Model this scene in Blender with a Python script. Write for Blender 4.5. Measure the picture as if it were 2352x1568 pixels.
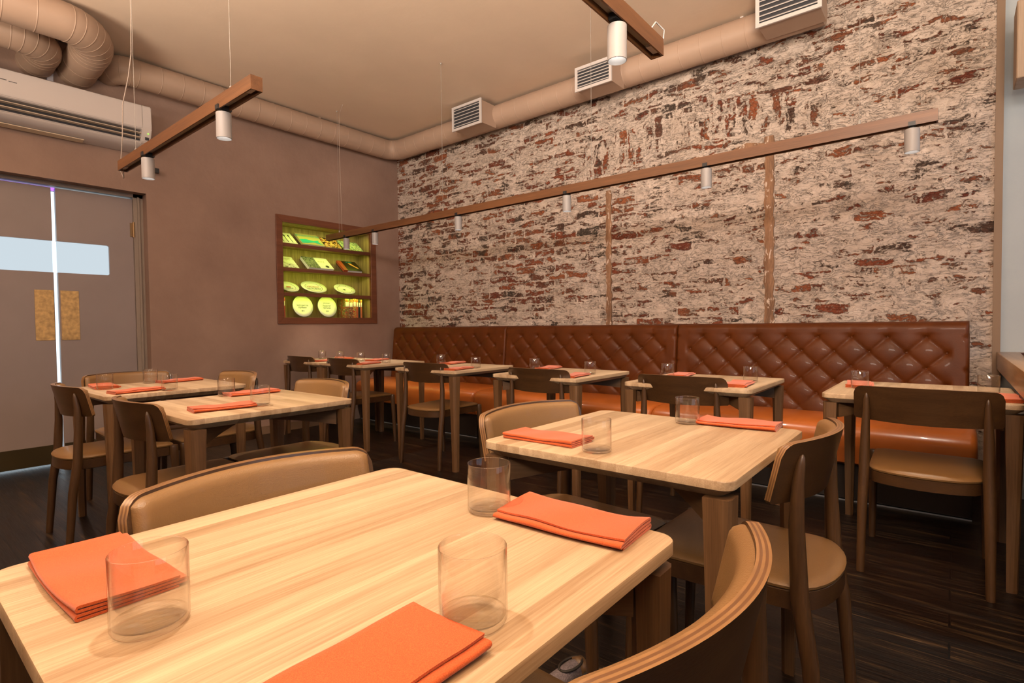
import bpy, bmesh, math, random
from mathutils import Vector, Matrix
random.seed(7)
for o in list(bpy.data.objects): bpy.data.objects.remove(o, do_unlink=True)
SC = bpy.context.scene
COL = SC.collection
PI = math.pi

# ------------------------------------------------------------------ camera
CAMZ = 1.08
cam_d = bpy.data.cameras.new('camera'); cam = bpy.data.objects.new('camera', cam_d); COL.objects.link(cam)
YAW, PITCH, ROLL = -.686765, -.0292655, -.0112819
fw = Vector((math.sin(YAW)*math.cos(PITCH), math.cos(YAW)*math.cos(PITCH), math.sin(PITCH)))
rt = Vector((math.cos(YAW), -math.sin(YAW), 0)); up = rt.cross(fw)
r2 = rt*math.cos(ROLL)+up*math.sin(ROLL); u2 = up*math.cos(ROLL)-rt*math.sin(ROLL)
M = Matrix((r2, u2, -fw)).transposed().to_4x4(); M.translation = (0, 0, CAMZ)
cam.matrix_world = M
cam_d.sensor_width = 36; cam_d.lens = 1236.16/2352*36; cam_d.clip_start = .02
SC.camera = cam

# ------------------------------------------------------------------ world, exposure, daylight, added fill
SC.view_settings.view_transform = 'Standard'; SC.view_settings.look = 'None'
SC.view_settings.gamma = 1; SC.view_settings.use_curve_mapping = False
SC.view_settings.exposure = 0.0
w = bpy.data.worlds.new('world'); SC.world = w; w.use_nodes = True
w.node_tree.nodes['Background'].inputs[0].default_value = (1, .82, .66, 1)
w.node_tree.nodes['Background'].inputs[1].default_value = .06

def area(name, loc, target, sx, sy, power, color, spread=PI):
    l = bpy.data.lights.new(name, 'AREA'); l.shape = 'RECTANGLE'; l.size = sx; l.size_y = sy
    l.energy = power; l.color = color; l.spread = spread
    o = bpy.data.objects.new(name, l); COL.objects.link(o); o.location = loc
    o.rotation_euler = (Vector(target)-Vector(loc)).to_track_quat('-Z', 'Y').to_euler()
    return o
# warm fill added at the unseen back window, then bluish daylight from the right
area('fill_back', (-1.2, -3.35, 1.75), (-2.4, 3.0, 2.9), 4.2, 1.9, 9, (1.0, .84, .74))
area('daylight_right', (2.95, 1.4, 1.9), (-1.0, 2.4, .6), 2.4, 1.4, 20, (.62, .80, 1.0))
area('daylight_alcove', (1.55, 3.75, 2.0), (.25, 4.45, 1.6), .5, 1.4, 7, (.66, .84, 1.0))
# unseen fill lamps added behind the camera to brighten ceiling and upper walls
area('ceiling_fill_right', (.75, -.3, 1.95), (.35, .2, 3.35), 1.4, 1.4, 285, (1.0, .80, .60), PI*.78)
area('ceiling_fill_left', (-3.0, -1.5, 1.95), (-2.9, -1.0, 3.35), 1.2, 1.0, 230, (1.0, .80, .62), PI*.78)
# soft unseen fill added behind the camera for the brick and taupe walls
area('wall_fill', (.3, -1.6, 2.75), (-1.9, 4.4, 2.15), 1.6, .5, 42, (1.0, .83, .70), math.radians(75))
area('wall_fill', (-1.6, -1.6, 2.75), (-4.6, 3.6, 2.1), 1.2, .4, 13, (1.0, .82, .72), math.radians(75))

# ------------------------------------------------------------------ materials
def mat(name):
    m = bpy.data.materials.new(name); m.use_nodes = True
    nt = m.node_tree; b = nt.nodes['Principled BSDF']
    return m, nt, b
def N(nt, t, **k):
    n = nt.nodes.new(t)
    for a, v in k.items(): setattr(n, a, v)
    return n
def L(nt, a, b): nt.links.new(a, b)
def plain(name, col, rough=.6, metal=0, bump=0, bscale=200, var=0, vscale=3, spec=.5, coat=0):
    m, nt, b = mat(name)
    b.inputs['Base Color'].default_value = (*col, 1); b.inputs['Roughness'].default_value = rough
    b.inputs['Metallic'].default_value = metal; b.inputs['Specular IOR Level'].default_value = spec
    if coat: b.inputs['Coat Weight'].default_value = coat
    tc = N(nt, 'ShaderNodeTexCoord')
    if var:
        n = N(nt, 'ShaderNodeTexNoise'); n.inputs['Scale'].default_value = vscale; n.inputs['Detail'].default_value = 6
        L(nt, tc.outputs['Object'], n.inputs['Vector'])
        mr = N(nt, 'ShaderNodeMapRange'); mr.inputs[1].default_value = .3; mr.inputs[2].default_value = .7
        mr.inputs[3].default_value = 1-var; mr.inputs[4].default_value = 1+var
        L(nt, n.outputs[0], mr.inputs[0])
        mx = N(nt, 'ShaderNodeVectorMath', operation='SCALE'); mx.inputs[0].default_value = col
        L(nt, mr.outputs[0], mx.inputs['Scale']); L(nt, mx.outputs[0], b.inputs['Base Color'])
    if bump:
        n = N(nt, 'ShaderNodeTexNoise'); n.inputs['Scale'].default_value = bscale; n.inputs['Detail'].default_value = 4
        L(nt, tc.outputs['Object'], n.inputs['Vector'])
        bp = N(nt, 'ShaderNodeBump'); bp.inputs['Strength'].default_value = bump; bp.inputs['Distance'].default_value = .004
        L(nt, n.outputs[0], bp.inputs['Height']); L(nt, bp.outputs[0], b.inputs['Normal'])
    return m
def ramp(nt, stops):
    r = N(nt, 'ShaderNodeValToRGB'); e = r.color_ramp.elements
    while len(e) < len(stops): e.new(.5)
    for i, (p, c) in enumerate(stops):
        e[i].position = p; e[i].color = (*c, 1) if len(c) == 3 else c
    return r
def wood(name, dark, light, axis=0, rough=.45, stave=None, scale=1.0, bump=.25, contrast=1.0, coat=0, grain=60):
    """oak: long streaks along `axis`; staves = glued strips of their own tone"""
    m, nt, b = mat(name)
    tc = N(nt, 'ShaderNodeTexCoord'); oi = N(nt, 'ShaderNodeObjectInfo')
    sep = N(nt, 'ShaderNodeSeparateXYZ'); L(nt, tc.outputs['Object'], sep.inputs[0])
    order = {0: (0, 1, 2), 1: (1, 0, 2), 2: (2, 0, 1)}[axis]
    cb = N(nt, 'ShaderNodeCombineXYZ')
    for i, a in enumerate(order): L(nt, sep.outputs[a], cb.inputs[i])
    rnd = N(nt, 'ShaderNodeMath', operation='MULTIPLY'); rnd.inputs[1].default_value = 17.3
    L(nt, oi.outputs['Random'], rnd.inputs[0])
    vec = cb.outputs[0]
    stv = None
    if stave:
        br = N(nt, 'ShaderNodeTexBrick'); br.offset = .37; br.squash = 1
        br.inputs['Color1'].default_value = (0, 0, 0, 1); br.inputs['Color2'].default_value = (1, 1, 1, 1)
        br.inputs['Mortar'].default_value = (.5, .5, .5, 1)
        br.inputs['Scale'].default_value = 1; br.inputs['Mortar Size'].default_value = .0
        br.inputs['Brick Width'].default_value = stave[1]; br.inputs['Row Height'].default_value = stave[0]
        ad = N(nt, 'ShaderNodeVectorMath', operation='ADD'); L(nt, vec, ad.inputs[0])
        cm = N(nt, 'ShaderNodeCombineXYZ'); L(nt, rnd.outputs[0], cm.inputs[0]); L(nt, cm.outputs[0], ad.inputs[1])
        L(nt, ad.outputs[0], br.inputs['Vector'])
        stv = br.outputs['Color']
    off = N(nt, 'ShaderNodeCombineXYZ'); L(nt, rnd.outputs[0], off.inputs[0]); L(nt, rnd.outputs[0], off.inputs[2])
    if stv:
        mm = N(nt, 'ShaderNodeMath', operation='MULTIPLY_ADD'); mm.inputs[1].default_value = 9; L(nt, stv, mm.inputs[0]); L(nt, rnd.outputs[0], mm.inputs[2])
        L(nt, mm.outputs[0], off.inputs[2])
    a2 = N(nt, 'ShaderNodeVectorMath', operation='ADD'); L(nt, vec, a2.inputs[0]); L(nt, off.outputs[0], a2.inputs[1])
    mp = N(nt, 'ShaderNodeMapping'); mp.inputs['Scale'].default_value = (1.2*scale, grain*scale/2, grain*scale/2)
    L(nt, a2.outputs[0], mp.inputs[0])
    n1 = N(nt, 'ShaderNodeTexNoise'); n1.inputs['Scale'].default_value = 1; n1.inputs['Detail'].default_value = 5; n1.inputs['Distortion'].default_value = .4
    L(nt, mp.outputs[0], n1.inputs[0])
    mp2 = N(nt, 'ShaderNodeMapping'); mp2.inputs['Scale'].default_value = (9*scale, 420*scale, 420*scale)
    L(nt, a2.outputs[0], mp2.inputs[0])
    n2 = N(nt, 'ShaderNodeTexNoise'); n2.inputs['Scale'].default_value = 1; n2.inputs['Detail'].default_value = 3
    L(nt, mp2.outputs[0], n2.inputs[0])
    s1 = N(nt, 'ShaderNodeMath', operation='MULTIPLY_ADD'); s1.inputs[1].default_value = .55*contrast; s1.inputs[2].default_value = .5-.275*contrast-.21*contrast
    L(nt, n1.outputs[0], s1.inputs[0])
    s2 = N(nt, 'ShaderNodeMath', operation='MULTIPLY_ADD'); s2.inputs[1].default_value = .42*contrast
    L(nt, n2.outputs[0], s2.inputs[0]); L(nt, s1.outputs[0], s2.inputs[2])
    last = s2.outputs[0]
    if stv:
        s3 = N(nt, 'ShaderNodeMath', operation='MULTIPLY_ADD'); s3.inputs[1].default_value = .22*contrast
        L(nt, stv, s3.inputs[0]); L(nt, last, s3.inputs[2])
        s4 = N(nt, 'ShaderNodeMath', operation='SUBTRACT'); L(nt, s3.outputs[0], s4.inputs[0]); s4.inputs[1].default_value = .11*contrast
        last = s4.outputs[0]
    mid = tuple((a+c)/2 for a, c in zip(dark, light))
    rp = ramp(nt, [(.3, dark), (.5, mid), (.68, light)])
    L(nt, last, rp.inputs[0]); L(nt, rp.outputs[0], b.inputs['Base Color'])
    b.inputs['Roughness'].default_value = rough
    if coat: b.inputs['Coat Weight'].default_value = coat; b.inputs['Coat Roughness'].default_value = .15
    bp = N(nt, 'ShaderNodeBump'); bp.inputs['Strength'].default_value = bump; bp.inputs['Distance'].default_value = .002
    L(nt, last, bp.inputs['Height']); L(nt, bp.outputs[0], b.inputs['Normal'])
    return m
def emis(name, col, s):
    m = bpy.data.materials.new(name); m.use_nodes = True; nt = m.node_tree; nt.nodes.remove(nt.nodes['Principled BSDF'])
    e = N(nt, 'ShaderNodeEmission'); e.inputs[0].default_value = (*col, 1); e.inputs[1].default_value = s
    L(nt, e.outputs[0], nt.nodes['Material Output'].inputs[0]); return m

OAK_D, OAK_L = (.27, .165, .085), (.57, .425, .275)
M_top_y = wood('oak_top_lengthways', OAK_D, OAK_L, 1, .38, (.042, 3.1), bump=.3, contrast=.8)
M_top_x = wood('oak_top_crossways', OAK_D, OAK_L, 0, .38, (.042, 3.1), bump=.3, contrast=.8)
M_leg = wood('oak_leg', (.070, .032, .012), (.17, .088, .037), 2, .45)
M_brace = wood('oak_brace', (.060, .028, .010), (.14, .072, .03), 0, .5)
M_chair = wood('chair_ash', (.034, .015, .005), (.088, .042, .016), 2, .38, coat=.15)
M_chairx = wood('chair_ash_panel', (.030, .0125, .004), (.070, .033, .012), 0, .36, coat=.2)
M_ply = plain('ply_light_edge', (.24, .125, .048), .35, coat=.3, var=.15, vscale=30)
M_plyd = plain('ply_dark_edge', (.13, .058, .022), .35, coat=.3)
M_leather = plain('tan_leather', (.20, .106, .038), .40, bump=.22, bscale=420, var=.07, vscale=6, coat=.08)
M_orange = plain('cognac_leather', (.42, .105, .016), .33, bump=.08, bscale=160, var=.12, vscale=4, coat=.25)
M_brownl = plain('brown_tufted_leather', (.092, .023, .0035), .46, spec=.2, bump=.10, bscale=160, var=.18, vscale=5, coat=.05)
M_base = plain('dark_bench_base', (.020, .012, .008), .6)
M_track = wood('walnut_track', (.075, .028, .010), (.18, .075, .028), 0, .4, bump=.2)
M_tracky = wood('walnut_track_lengthways', (.075, .028, .010), (.18, .075, .028), 1, .4, bump=.2)
M_lamp = plain('white_lamp', (.29, .27, .265), .5)
M_black = plain('black_plastic', (.012, .012, .014), .45)
M_steel = plain('steel', (.55, .55, .55), .3, 1)
M_wire = plain('thin_wire', (.30, .27, .24), .5)
M_duct = plain('painted_duct', (.38, .265, .195), .5, bump=.10, bscale=14, var=.05)
M_vent = plain('white_grille', (.52, .48, .46), .5)
M_dark = plain('dark_interior', (.03, .03, .035), .8)
M_ac = plain('ac_casing', (.52, .47, .45), .4)
M_acv = plain('ac_vane', (.45, .36, .28), .4)
M_frame = wood('red_brown_frame', (.10, .032, .014), (.20, .07, .03), 1, .45)
M_niche = wood('niche_oak', (.16, .105, .035), (.42, .30, .12), 2, .6, bump=.2, contrast=1.3)
M_brass = plain('brushed_brass', (.55, .36, .15), .45, .45, bump=.4, bscale=25, var=.30, vscale=30)
M_trim = plain('brown_trim', (.20, .125, .075), .6)
M_kick = plain('kick_plate', (.06, .045, .02), .35, .4)
M_hinge = plain('brass_hinge', (.25, .16, .08), .35, .9)
M_lens = emis('lamp_lens', (1, .95, .86), 14)
M_sill = wood('sill_oak', (.14, .065, .022), (.34, .19, .08), 1, .35, coat=.3)

def plaster(name, c1, c2, rough=.75, bump=.35):
    m, nt, b = mat(name)
    tc = N(nt, 'ShaderNodeTexCoord')
    n = N(nt, 'ShaderNodeTexNoise'); n.inputs['Scale'].default_value = 1.6; n.inputs['Detail'].default_value = 8; n.inputs['Roughness'].default_value = .6
    L(nt, tc.outputs['Object'], n.inputs[0])
    r = ramp(nt, [(.3, c1), (.7, c2)]); L(nt, n.outputs[0], r.inputs[0]); L(nt, r.outputs[0], b.inputs['Base Color'])
    n2 = N(nt, 'ShaderNodeTexNoise'); n2.inputs['Scale'].default_value = 9; n2.inputs['Detail'].default_value = 9; n2.inputs['Roughness'].default_value = .65
    L(nt, tc.outputs['Object'], n2.inputs[0])
    bp = N(nt, 'ShaderNodeBump'); bp.inputs['Strength'].default_value = bump; bp.inputs['Distance'].default_value = .012
    L(nt, n2.outputs[0], bp.inputs['Height']); L(nt, bp.outputs[0], b.inputs['Normal'])
    b.inputs['Roughness'].default_value = rough
    return m
M_wall = plaster('taupe_plaster', (.235, .150, .115), (.32, .212, .165), .58)
M_ceil = plaster('cream_ceiling', (.66, .53, .415), (.72, .58, .455), .85, .12)
M_blue = plaster('pale_plaster', (.34, .38, .41), (.40, .44, .46), .8, .2)
M_door = plain('door_paint', (.26, .215, .215), .42, bump=.05, bscale=60, var=.05)
M_jamb = plain('jamb_paint', (.26, .21, .175), .5)

def floor_mat():
    m, nt, b = mat('dark_floorboards')
    tc = N(nt, 'ShaderNodeTexCoord')
    br = N(nt, 'ShaderNodeTexBrick'); br.offset = .41
    br.inputs['Color1'].default_value = (0, 0, 0, 1); br.inputs['Color2'].default_value = (1, 1, 1, 1); br.inputs['Mortar'].default_value = (0, 0, 0, 1)
    br.inputs['Scale'].default_value = 1; br.inputs['Mortar Size'].default_value = .0035; br.inputs['Brick Width'].default_value = 1.9; br.inputs['Row Height'].default_value = .115
    L(nt, tc.outputs['Object'], br.inputs['Vector'])
    mu = N(nt, 'ShaderNodeVectorMath', operation='SCALE'); mu.inputs['Scale'].default_value = 5; L(nt, br.outputs['Color'], mu.inputs[0])
    ad = N(nt, 'ShaderNodeVectorMath', operation='ADD'); L(nt, tc.outputs['Object'], ad.inputs[0]); L(nt, mu.outputs[0], ad.inputs[1])
    mp = N(nt, 'ShaderNodeMapping'); mp.inputs['Scale'].default_value = (1.5, 22, 1); L(nt, ad.outputs[0], mp.inputs[0])
    n = N(nt, 'ShaderNodeTexNoise'); n.inputs['Scale'].default_value = 1; n.inputs['Detail'].default_value = 6; n.inputs['Distortion'].default_value = 1.6
    L(nt, mp.outputs[0], n.inputs[0])
    mp2 = N(nt, 'ShaderNodeMapping'); mp2.inputs['Scale'].default_value = (8, 190, 1); L(nt, ad.outputs[0], mp2.inputs[0])
    n2 = N(nt, 'ShaderNodeTexNoise'); n2.inputs['Scale'].default_value = 1; n2.inputs['Detail'].default_value = 4; L(nt, mp2.outputs[0], n2.inputs[0])
    mx = N(nt, 'ShaderNodeMath', operation='MULTIPLY_ADD'); mx.inputs[1].default_value = .4; L(nt, n2.outputs[0], mx.inputs[0])
    m2 = N(nt, 'ShaderNodeMath', operation='MULTIPLY'); m2.inputs[1].default_value = .62; L(nt, n.outputs[0], m2.inputs[0]); L(nt, m2.outputs[0], mx.inputs[2])
    r = ramp(nt, [(.40, (.002, .0012, .001)), (.54, (.009, .005, .003)), (.64, (.045, .026, .012)), (.74, (.14, .085, .040))])
    L(nt, mx.outputs[0], r.inputs[0])
    f = N(nt, 'ShaderNodeMix', data_type='RGBA'); L(nt, br.outputs['Fac'], f.inputs[0]); L(nt, r.outputs[0], f.inputs[6]); f.inputs[7].default_value = (.001, .001, .001, 1)
    L(nt, f.outputs[2], b.inputs['Base Color'])
    rr = N(nt, 'ShaderNodeMapRange'); b.inputs['Specular IOR Level'].default_value = .35; rr.inputs[3].default_value = .26; rr.inputs[4].default_value = .46; L(nt, n2.outputs[0], rr.inputs[0]); L(nt, rr.outputs[0], b.inputs['Roughness'])
    s = N(nt, 'ShaderNodeMath', operation='SUBTRACT'); L(nt, mx.outputs[0], s.inputs[0]); L(nt, br.outputs['Fac'], s.inputs[1])
    bp = N(nt, 'ShaderNodeBump'); bp.inputs['Strength'].default_value = .5; bp.inputs['Distance'].default_value = .004
    L(nt, s.outputs[0], bp.inputs['Height']); L(nt, bp.outputs[0], b.inputs['Normal'])
    return m
M_floor = floor_mat()

def brick_mat():
    m, nt, b = mat('whitewashed_brick')
    def math_(op, a, c=None, d=None):
        n = N(nt, 'ShaderNodeMath', operation=op)
        for i, v in enumerate((a, c, d)):
            if v is None: continue
            if isinstance(v, (int, float)): n.inputs[i].default_value = v
            else: L(nt, v, n.inputs[i])
        return n.outputs[0]
    def noise(vec, sc, det=6, rough=.6, dist=0):
        n = N(nt, 'ShaderNodeTexNoise'); n.inputs['Scale'].default_value = sc; n.inputs['Detail'].default_value = det
        n.inputs['Roughness'].default_value = rough; n.inputs['Distortion'].default_value = dist
        L(nt, vec, n.inputs[0]); return n.outputs[0]
    def maprange(v, a, c, d=0, e=1):
        n = N(nt, 'ShaderNodeMapRange'); n.inputs[1].default_value = a; n.inputs[2].default_value = c
        n.inputs[3].default_value = d; n.inputs[4].default_value = e; L(nt, v, n.inputs[0]); return n.outputs[0]
    def mix(f, a, c):
        n = N(nt, 'ShaderNodeMix', data_type='RGBA')
        if isinstance(f, (int, float)): n.inputs[0].default_value = f
        else: L(nt, f, n.inputs[0])
        for i, v in ((6, a), (7, c)):
            if isinstance(v, tuple): n.inputs[i].default_value = (*v, 1)
            else: L(nt, v, n.inputs[i])
        return n.outputs[2]
    tc = N(nt, 'ShaderNodeTexCoord'); sp = N(nt, 'ShaderNodeSeparateXYZ'); L(nt, tc.outputs['Object'], sp.inputs[0])
    X, Z = sp.outputs[0], sp.outputs[2]
    P = N(nt, 'ShaderNodeCombineXYZ'); L(nt, X, P.inputs[0]); L(nt, Z, P.inputs[1]); P0 = P.outputs[0]
    # wobble of the courses
    wn = N(nt, 'ShaderNodeTexNoise'); wn.inputs['Scale'].default_value = 9; wn.inputs['Detail'].default_value = 7; wn.inputs['Roughness'].default_value = .68; L(nt, P0, wn.inputs[0])
    wv = N(nt, 'ShaderNodeVectorMath', operation='MULTIPLY_ADD'); L(nt, wn.outputs['Color'], wv.inputs[0]); wv.inputs[1].default_value = (.095, .062, 0); L(nt, P0, wv.inputs[2])
    W0 = wv.outputs[0]
    def brick(vec, bw, rh):
        br = N(nt, 'ShaderNodeTexBrick'); br.offset = .5
        br.inputs['Color1'].default_value = (0, 0, 0, 1); br.inputs['Color2'].default_value = (1, 1, 1, 1); br.inputs['Mortar'].default_value = (.5, .5, .5, 1)
        br.inputs['Scale'].default_value = 1; br.inputs['Mortar Size'].default_value = .010; br.inputs['Mortar Smooth'].default_value = .6
        br.inputs['Brick Width'].default_value = bw; br.inputs['Row Height'].default_value = rh
        L(nt, vec, br.inputs['Vector']); return br.outputs['Color'], br.outputs['Fac']
    bc, bf = brick(W0, .25, .078)
    # soldier course (upright bricks) of the filled arch
    sw = N(nt, 'ShaderNodeSeparateXYZ'); L(nt, W0, sw.inputs[0]); cw = N(nt, 'ShaderNodeCombineXYZ'); L(nt, sw.outputs[1], cw.inputs[0]); L(nt, sw.outputs[0], cw.inputs[1])
    vc, vf = brick(cw.outputs[0], .27, .085)
    dx = math_('DIVIDE', math_('ADD', X, 1.70), 1.02); arch = math_('MULTIPLY', math_('MULTIPLY', dx, dx), -.16)
    top = math_('ADD', arch, 2.86); bot = math_('ADD', arch, 2.56)
    inb = math_('MULTIPLY', math_('LESS_THAN', Z, top), math_('GREATER_THAN', Z, bot))
    inb = math_('MULTIPLY', inb, math_('LESS_THAN', math_('ABSOLUTE', dx), 1.0))
    rnd = mix(inb, bc, vc); mort = math_('ADD', math_('MULTIPLY', bf, math_('SUBTRACT', 1, inb)), math_('MULTIPLY', vf, inb))
    # where the whitewash is gone
    st = N(nt, 'ShaderNodeMapping'); st.inputs['Scale'].default_value = (4.0, 11, 1); L(nt, W0, st.inputs[0])
    hor = noise(st.outputs[0], 1.5, 7, .64, .55)
    stv = N(nt, 'ShaderNodeMapping'); stv.inputs['Scale'].default_value = (12, 3.5, 1); L(nt, W0, stv.inputs[0])
    ver = noise(stv.outputs[0], 1.5, 7, .64, .55)
    hv = N(nt, 'ShaderNodeMix', data_type='FLOAT'); L(nt, inb, hv.inputs[0]); L(nt, hor, hv.inputs[2]); L(nt, ver, hv.inputs[3])
    fine = noise(W0, 38, 6, .7, .8)
    big = noise(P0, .9, 3, .5)
    ex = math_('ADD', math_('MULTIPLY', hv.outputs[0], 1.0), math_('MULTIPLY', rnd, .13))
    ex = math_('ADD', ex, math_('MULTIPLY', math_('SUBTRACT', fine, .5), .46))
    ex = math_('ADD', ex, math_('MULTIPLY', math_('SUBTRACT', big, .5), .30))
    ex = math_('SUBTRACT', ex, math_('MULTIPLY', mort, .11))
    # diagonal trowel smears of whitewash left over the bricks
    sm = N(nt, 'ShaderNodeMapping'); sm.inputs['Scale'].default_value = (2.2, 16, 1); sm.inputs['Rotation'].default_value = (0, 0, -.75); L(nt, W0, sm.inputs[0])
    sm2 = N(nt, 'ShaderNodeMapping'); sm2.inputs['Scale'].default_value = (3, 22, 1); sm2.inputs['Rotation'].default_value = (0, 0, .35); L(nt, W0, sm2.inputs[0])
    smear = math_('MAXIMUM', maprange(noise(sm.outputs[0], 1.3, 5, .6, .6), .56, .66), maprange(noise(sm2.outputs[0], 1.3, 5, .6, .6), .60, .68))
    ex = math_('SUBTRACT', ex, math_('MULTIPLY', smear, .10))
    ex = math_('ADD', ex, .036)
    ex = math_('SUBTRACT', ex, maprange(X, -5.4, .2, -.03, .035))
    mask = maprange(ex, .632, .658)
    # white coat: cream, grey and dark scratch lines
    wn1 = noise(P0, 3.2, 9, .7); wn2 = noise(W0, 15, 8, .7, 1.2)
    white = N(nt, 'ShaderNodeValToRGB'); white.color_ramp.elements[0].position = .32; white.color_ramp.elements[0].color = (.52, .40, .315, 1)
    white.color_ramp.elements[1].position = .66; white.color_ramp.elements[1].color = (.82, .69, .60, 1)
    L(nt, math_('ADD', math_('MULTIPLY', wn1, .5), math_('MULTIPLY', wn2, .5)), white.inputs[0])
    st2 = N(nt, 'ShaderNodeMapping'); st2.inputs['Scale'].default_value = (5, 14, 1); st2.inputs['Rotation'].default_value = (0, 0, -.25); L(nt, W0, st2.inputs[0])
    cr = noise(st2.outputs[0], 1.6, 9, .75, 1.0)
    crack = maprange(math_('ABSOLUTE', math_('SUBTRACT', cr, .5)), .0, .013, 1, 0)
    crack = math_('MULTIPLY', crack, maprange(noise(P0, 8, 4), .36, .52))
    wcol = mix(math_('MULTIPLY', crack, .55), white.outputs[0], (.13, .075, .042))
    # a thin dirty stain around the bared bricks
    wcol = mix(math_('MULTIPLY', maprange(ex, .54, .63), .30), wcol, (.34, .225, .13))
    # bared brick: red, rust, brown, charcoal
    rc = ramp(nt, [(.0, (.17, .035, .014)), (.35, (.27, .062, .020)), (.6, (.36, .11, .038)), (.85, (.14, .045, .022)), (1, (.06, .035, .022))])
    L(nt, math_('FRACT', math_('ADD', math_('MULTIPLY', rnd, 3.7), math_('MULTIPLY', wn2, .3))), rc.inputs[0])
    gm = noise(P0, 3.3, 3, .5)
    # sooty band running up the wall
    band = math_('SUBTRACT', 1, maprange(math_('ABSOLUTE', math_('ADD', X, math_('ADD', 1.78, math_('MULTIPLY', gm, .2)))), .0, .22))
    band = math_('MULTIPLY', band, maprange(Z, 2.25, 2.5))
    soot = math_('MAXIMUM', maprange(gm, .56, .62), band)
    bcol = mix(math_('MULTIPLY', soot, .85), rc.outputs[0], (.065, .055, .042))
    bcol = mix(maprange(noise(W0, 60, 4, .6), .55, .72), bcol, (.42, .31, .23))
    col = mix(mask, wcol, bcol)
    # dark line along the broken edge of the coat
    edge = math_('MULTIPLY', maprange(ex, .612, .634), math_('SUBTRACT', 1, maprange(ex, .64, .668)))
    col = mix(math_('MULTIPLY', edge, .55), col, (.09, .05, .03))
    L(nt, col, b.inputs['Base Color']); b.inputs['Roughness'].default_value = .8
    h = math_('SUBTRACT', math_('MULTIPLY', wn2, .7), math_('MULTIPLY', mask, .35))
    h = math_('ADD', h, math_('MULTIPLY', fine, .35)); h = math_('SUBTRACT', h, math_('MULTIPLY', crack, .35)); h = math_('SUBTRACT', h, math_('MULTIPLY', mort, .12))
    bp = N(nt, 'ShaderNodeBump'); bp.inputs['Strength'].default_value = .95; bp.inputs['Distance'].default_value = .030
    L(nt, h, bp.inputs['Height']); L(nt, bp.outputs[0], b.inputs['Normal'])
    return m
M_brick = brick_mat()
M_timber = wood('old_timber', (.10, .05, .025), (.32, .17, .09), 2, .8, bump=.8, contrast=1.6, grain=30)
def whitewash_over(m):
    nt = m.node_tree; b = nt.nodes['Principled BSDF']; src = b.inputs['Base Color'].links[0].from_socket
    tc = N(nt, 'ShaderNodeTexCoord'); mp = N(nt, 'ShaderNodeMapping'); mp.inputs['Scale'].default_value = (26, 26, 9); L(nt, tc.outputs['Object'], mp.inputs[0])
    n = N(nt, 'ShaderNodeTexNoise'); n.inputs['Scale'].default_value = 1; n.inputs['Detail'].default_value = 8; n.inputs['Roughness'].default_value = .7; n.inputs['Distortion'].default_value = .8; L(nt, mp.outputs[0], n.inputs[0])
    r = ramp(nt, [(.57, (0, 0, 0)), (.61, (1, 1, 1))]); L(nt, n.outputs[0], r.inputs[0])
    x = N(nt, 'ShaderNodeMix', data_type='RGBA'); L(nt, r.outputs[0], x.inputs[0]); L(nt, src, x.inputs[6]); x.inputs[7].default_value = (.62, .50, .41, 1)
    L(nt, x.outputs[2], b.inputs['Base Color'])
whitewash_over(M_timber)

def napkin_mat():
    m, nt, b = mat('orange_linen')
    tc = N(nt, 'ShaderNodeTexCoord')
    b.inputs['Base Color'].default_value = (.6, .12, .03, 1); b.inputs['Roughness'].default_value = .85
    b.inputs['Sheen Weight'].default_value = .25; b.inputs['Specular IOR Level'].default_value = .2
    a = N(nt, 'ShaderNodeTexNoise'); a.inputs['Scale'].default_value = 900; a.inputs['Detail'].default_value = 2; L(nt, tc.outputs['Object'], a.inputs[0])
    r = ramp(nt, [(.35, (.38, .062, .012)), (.65, (.53, .10, .023))]); L(nt, a.outputs[0], r.inputs[0]); L(nt, r.outputs[0], b.inputs['Base Color'])
    bp = N(nt, 'ShaderNodeBump'); bp.inputs['Strength'].default_value = .3; bp.inputs['Distance'].default_value = .0006
    L(nt, a.outputs[0], bp.inputs['Height']); L(nt, bp.outputs[0], b.inputs['Normal'])
    return m
M_nap = napkin_mat()
def glass_mat(name, dens, face=(.985, .98, .97)):
    """thin clear glass: lets light through, mirrors at grazing angles"""
    m = bpy.data.materials.new(name); m.use_nodes = True; nt = m.node_tree; nt.nodes.remove(nt.nodes['Principled BSDF'])
    lw = N(nt, 'ShaderNodeLayerWeight'); lw.inputs['Blend'].default_value = .5
    r = ramp(nt, [(.0, face), (.72, tuple(v*.97 for v in face)), (.96, dens)]); L(nt, lw.outputs['Facing'], r.inputs[0])
    t = N(nt, 'ShaderNodeBsdfTransparent'); L(nt, r.outputs[0], t.inputs[0])
    g = N(nt, 'ShaderNodeBsdfGlossy'); g.inputs['Roughness'].default_value = .03; g.inputs[0].default_value = (1, 1, 1, 1)
    p = N(nt, 'ShaderNodeMath', operation='POWER'); L(nt, lw.outputs['Facing'], p.inputs[0]); p.inputs[1].default_value = 3
    q = N(nt, 'ShaderNodeMath', operation='MULTIPLY_ADD'); L(nt, p.outputs[0], q.inputs[0]); q.inputs[1].default_value = .75; q.inputs[2].default_value = .03
    mx = N(nt, 'ShaderNodeMixShader'); L(nt, q.outputs[0], mx.inputs[0]); L(nt, t.outputs[0], mx.inputs[1]); L(nt, g.outputs[0], mx.inputs[2])
    L(nt, mx.outputs[0], nt.nodes['Material Output'].inputs[0]); return m
M_glass = glass_mat('clear_glass', (.45, .36, .28))
M_gbase = glass_mat('clear_glass_foot', (.25, .17, .11), (.80, .76, .70))

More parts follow.
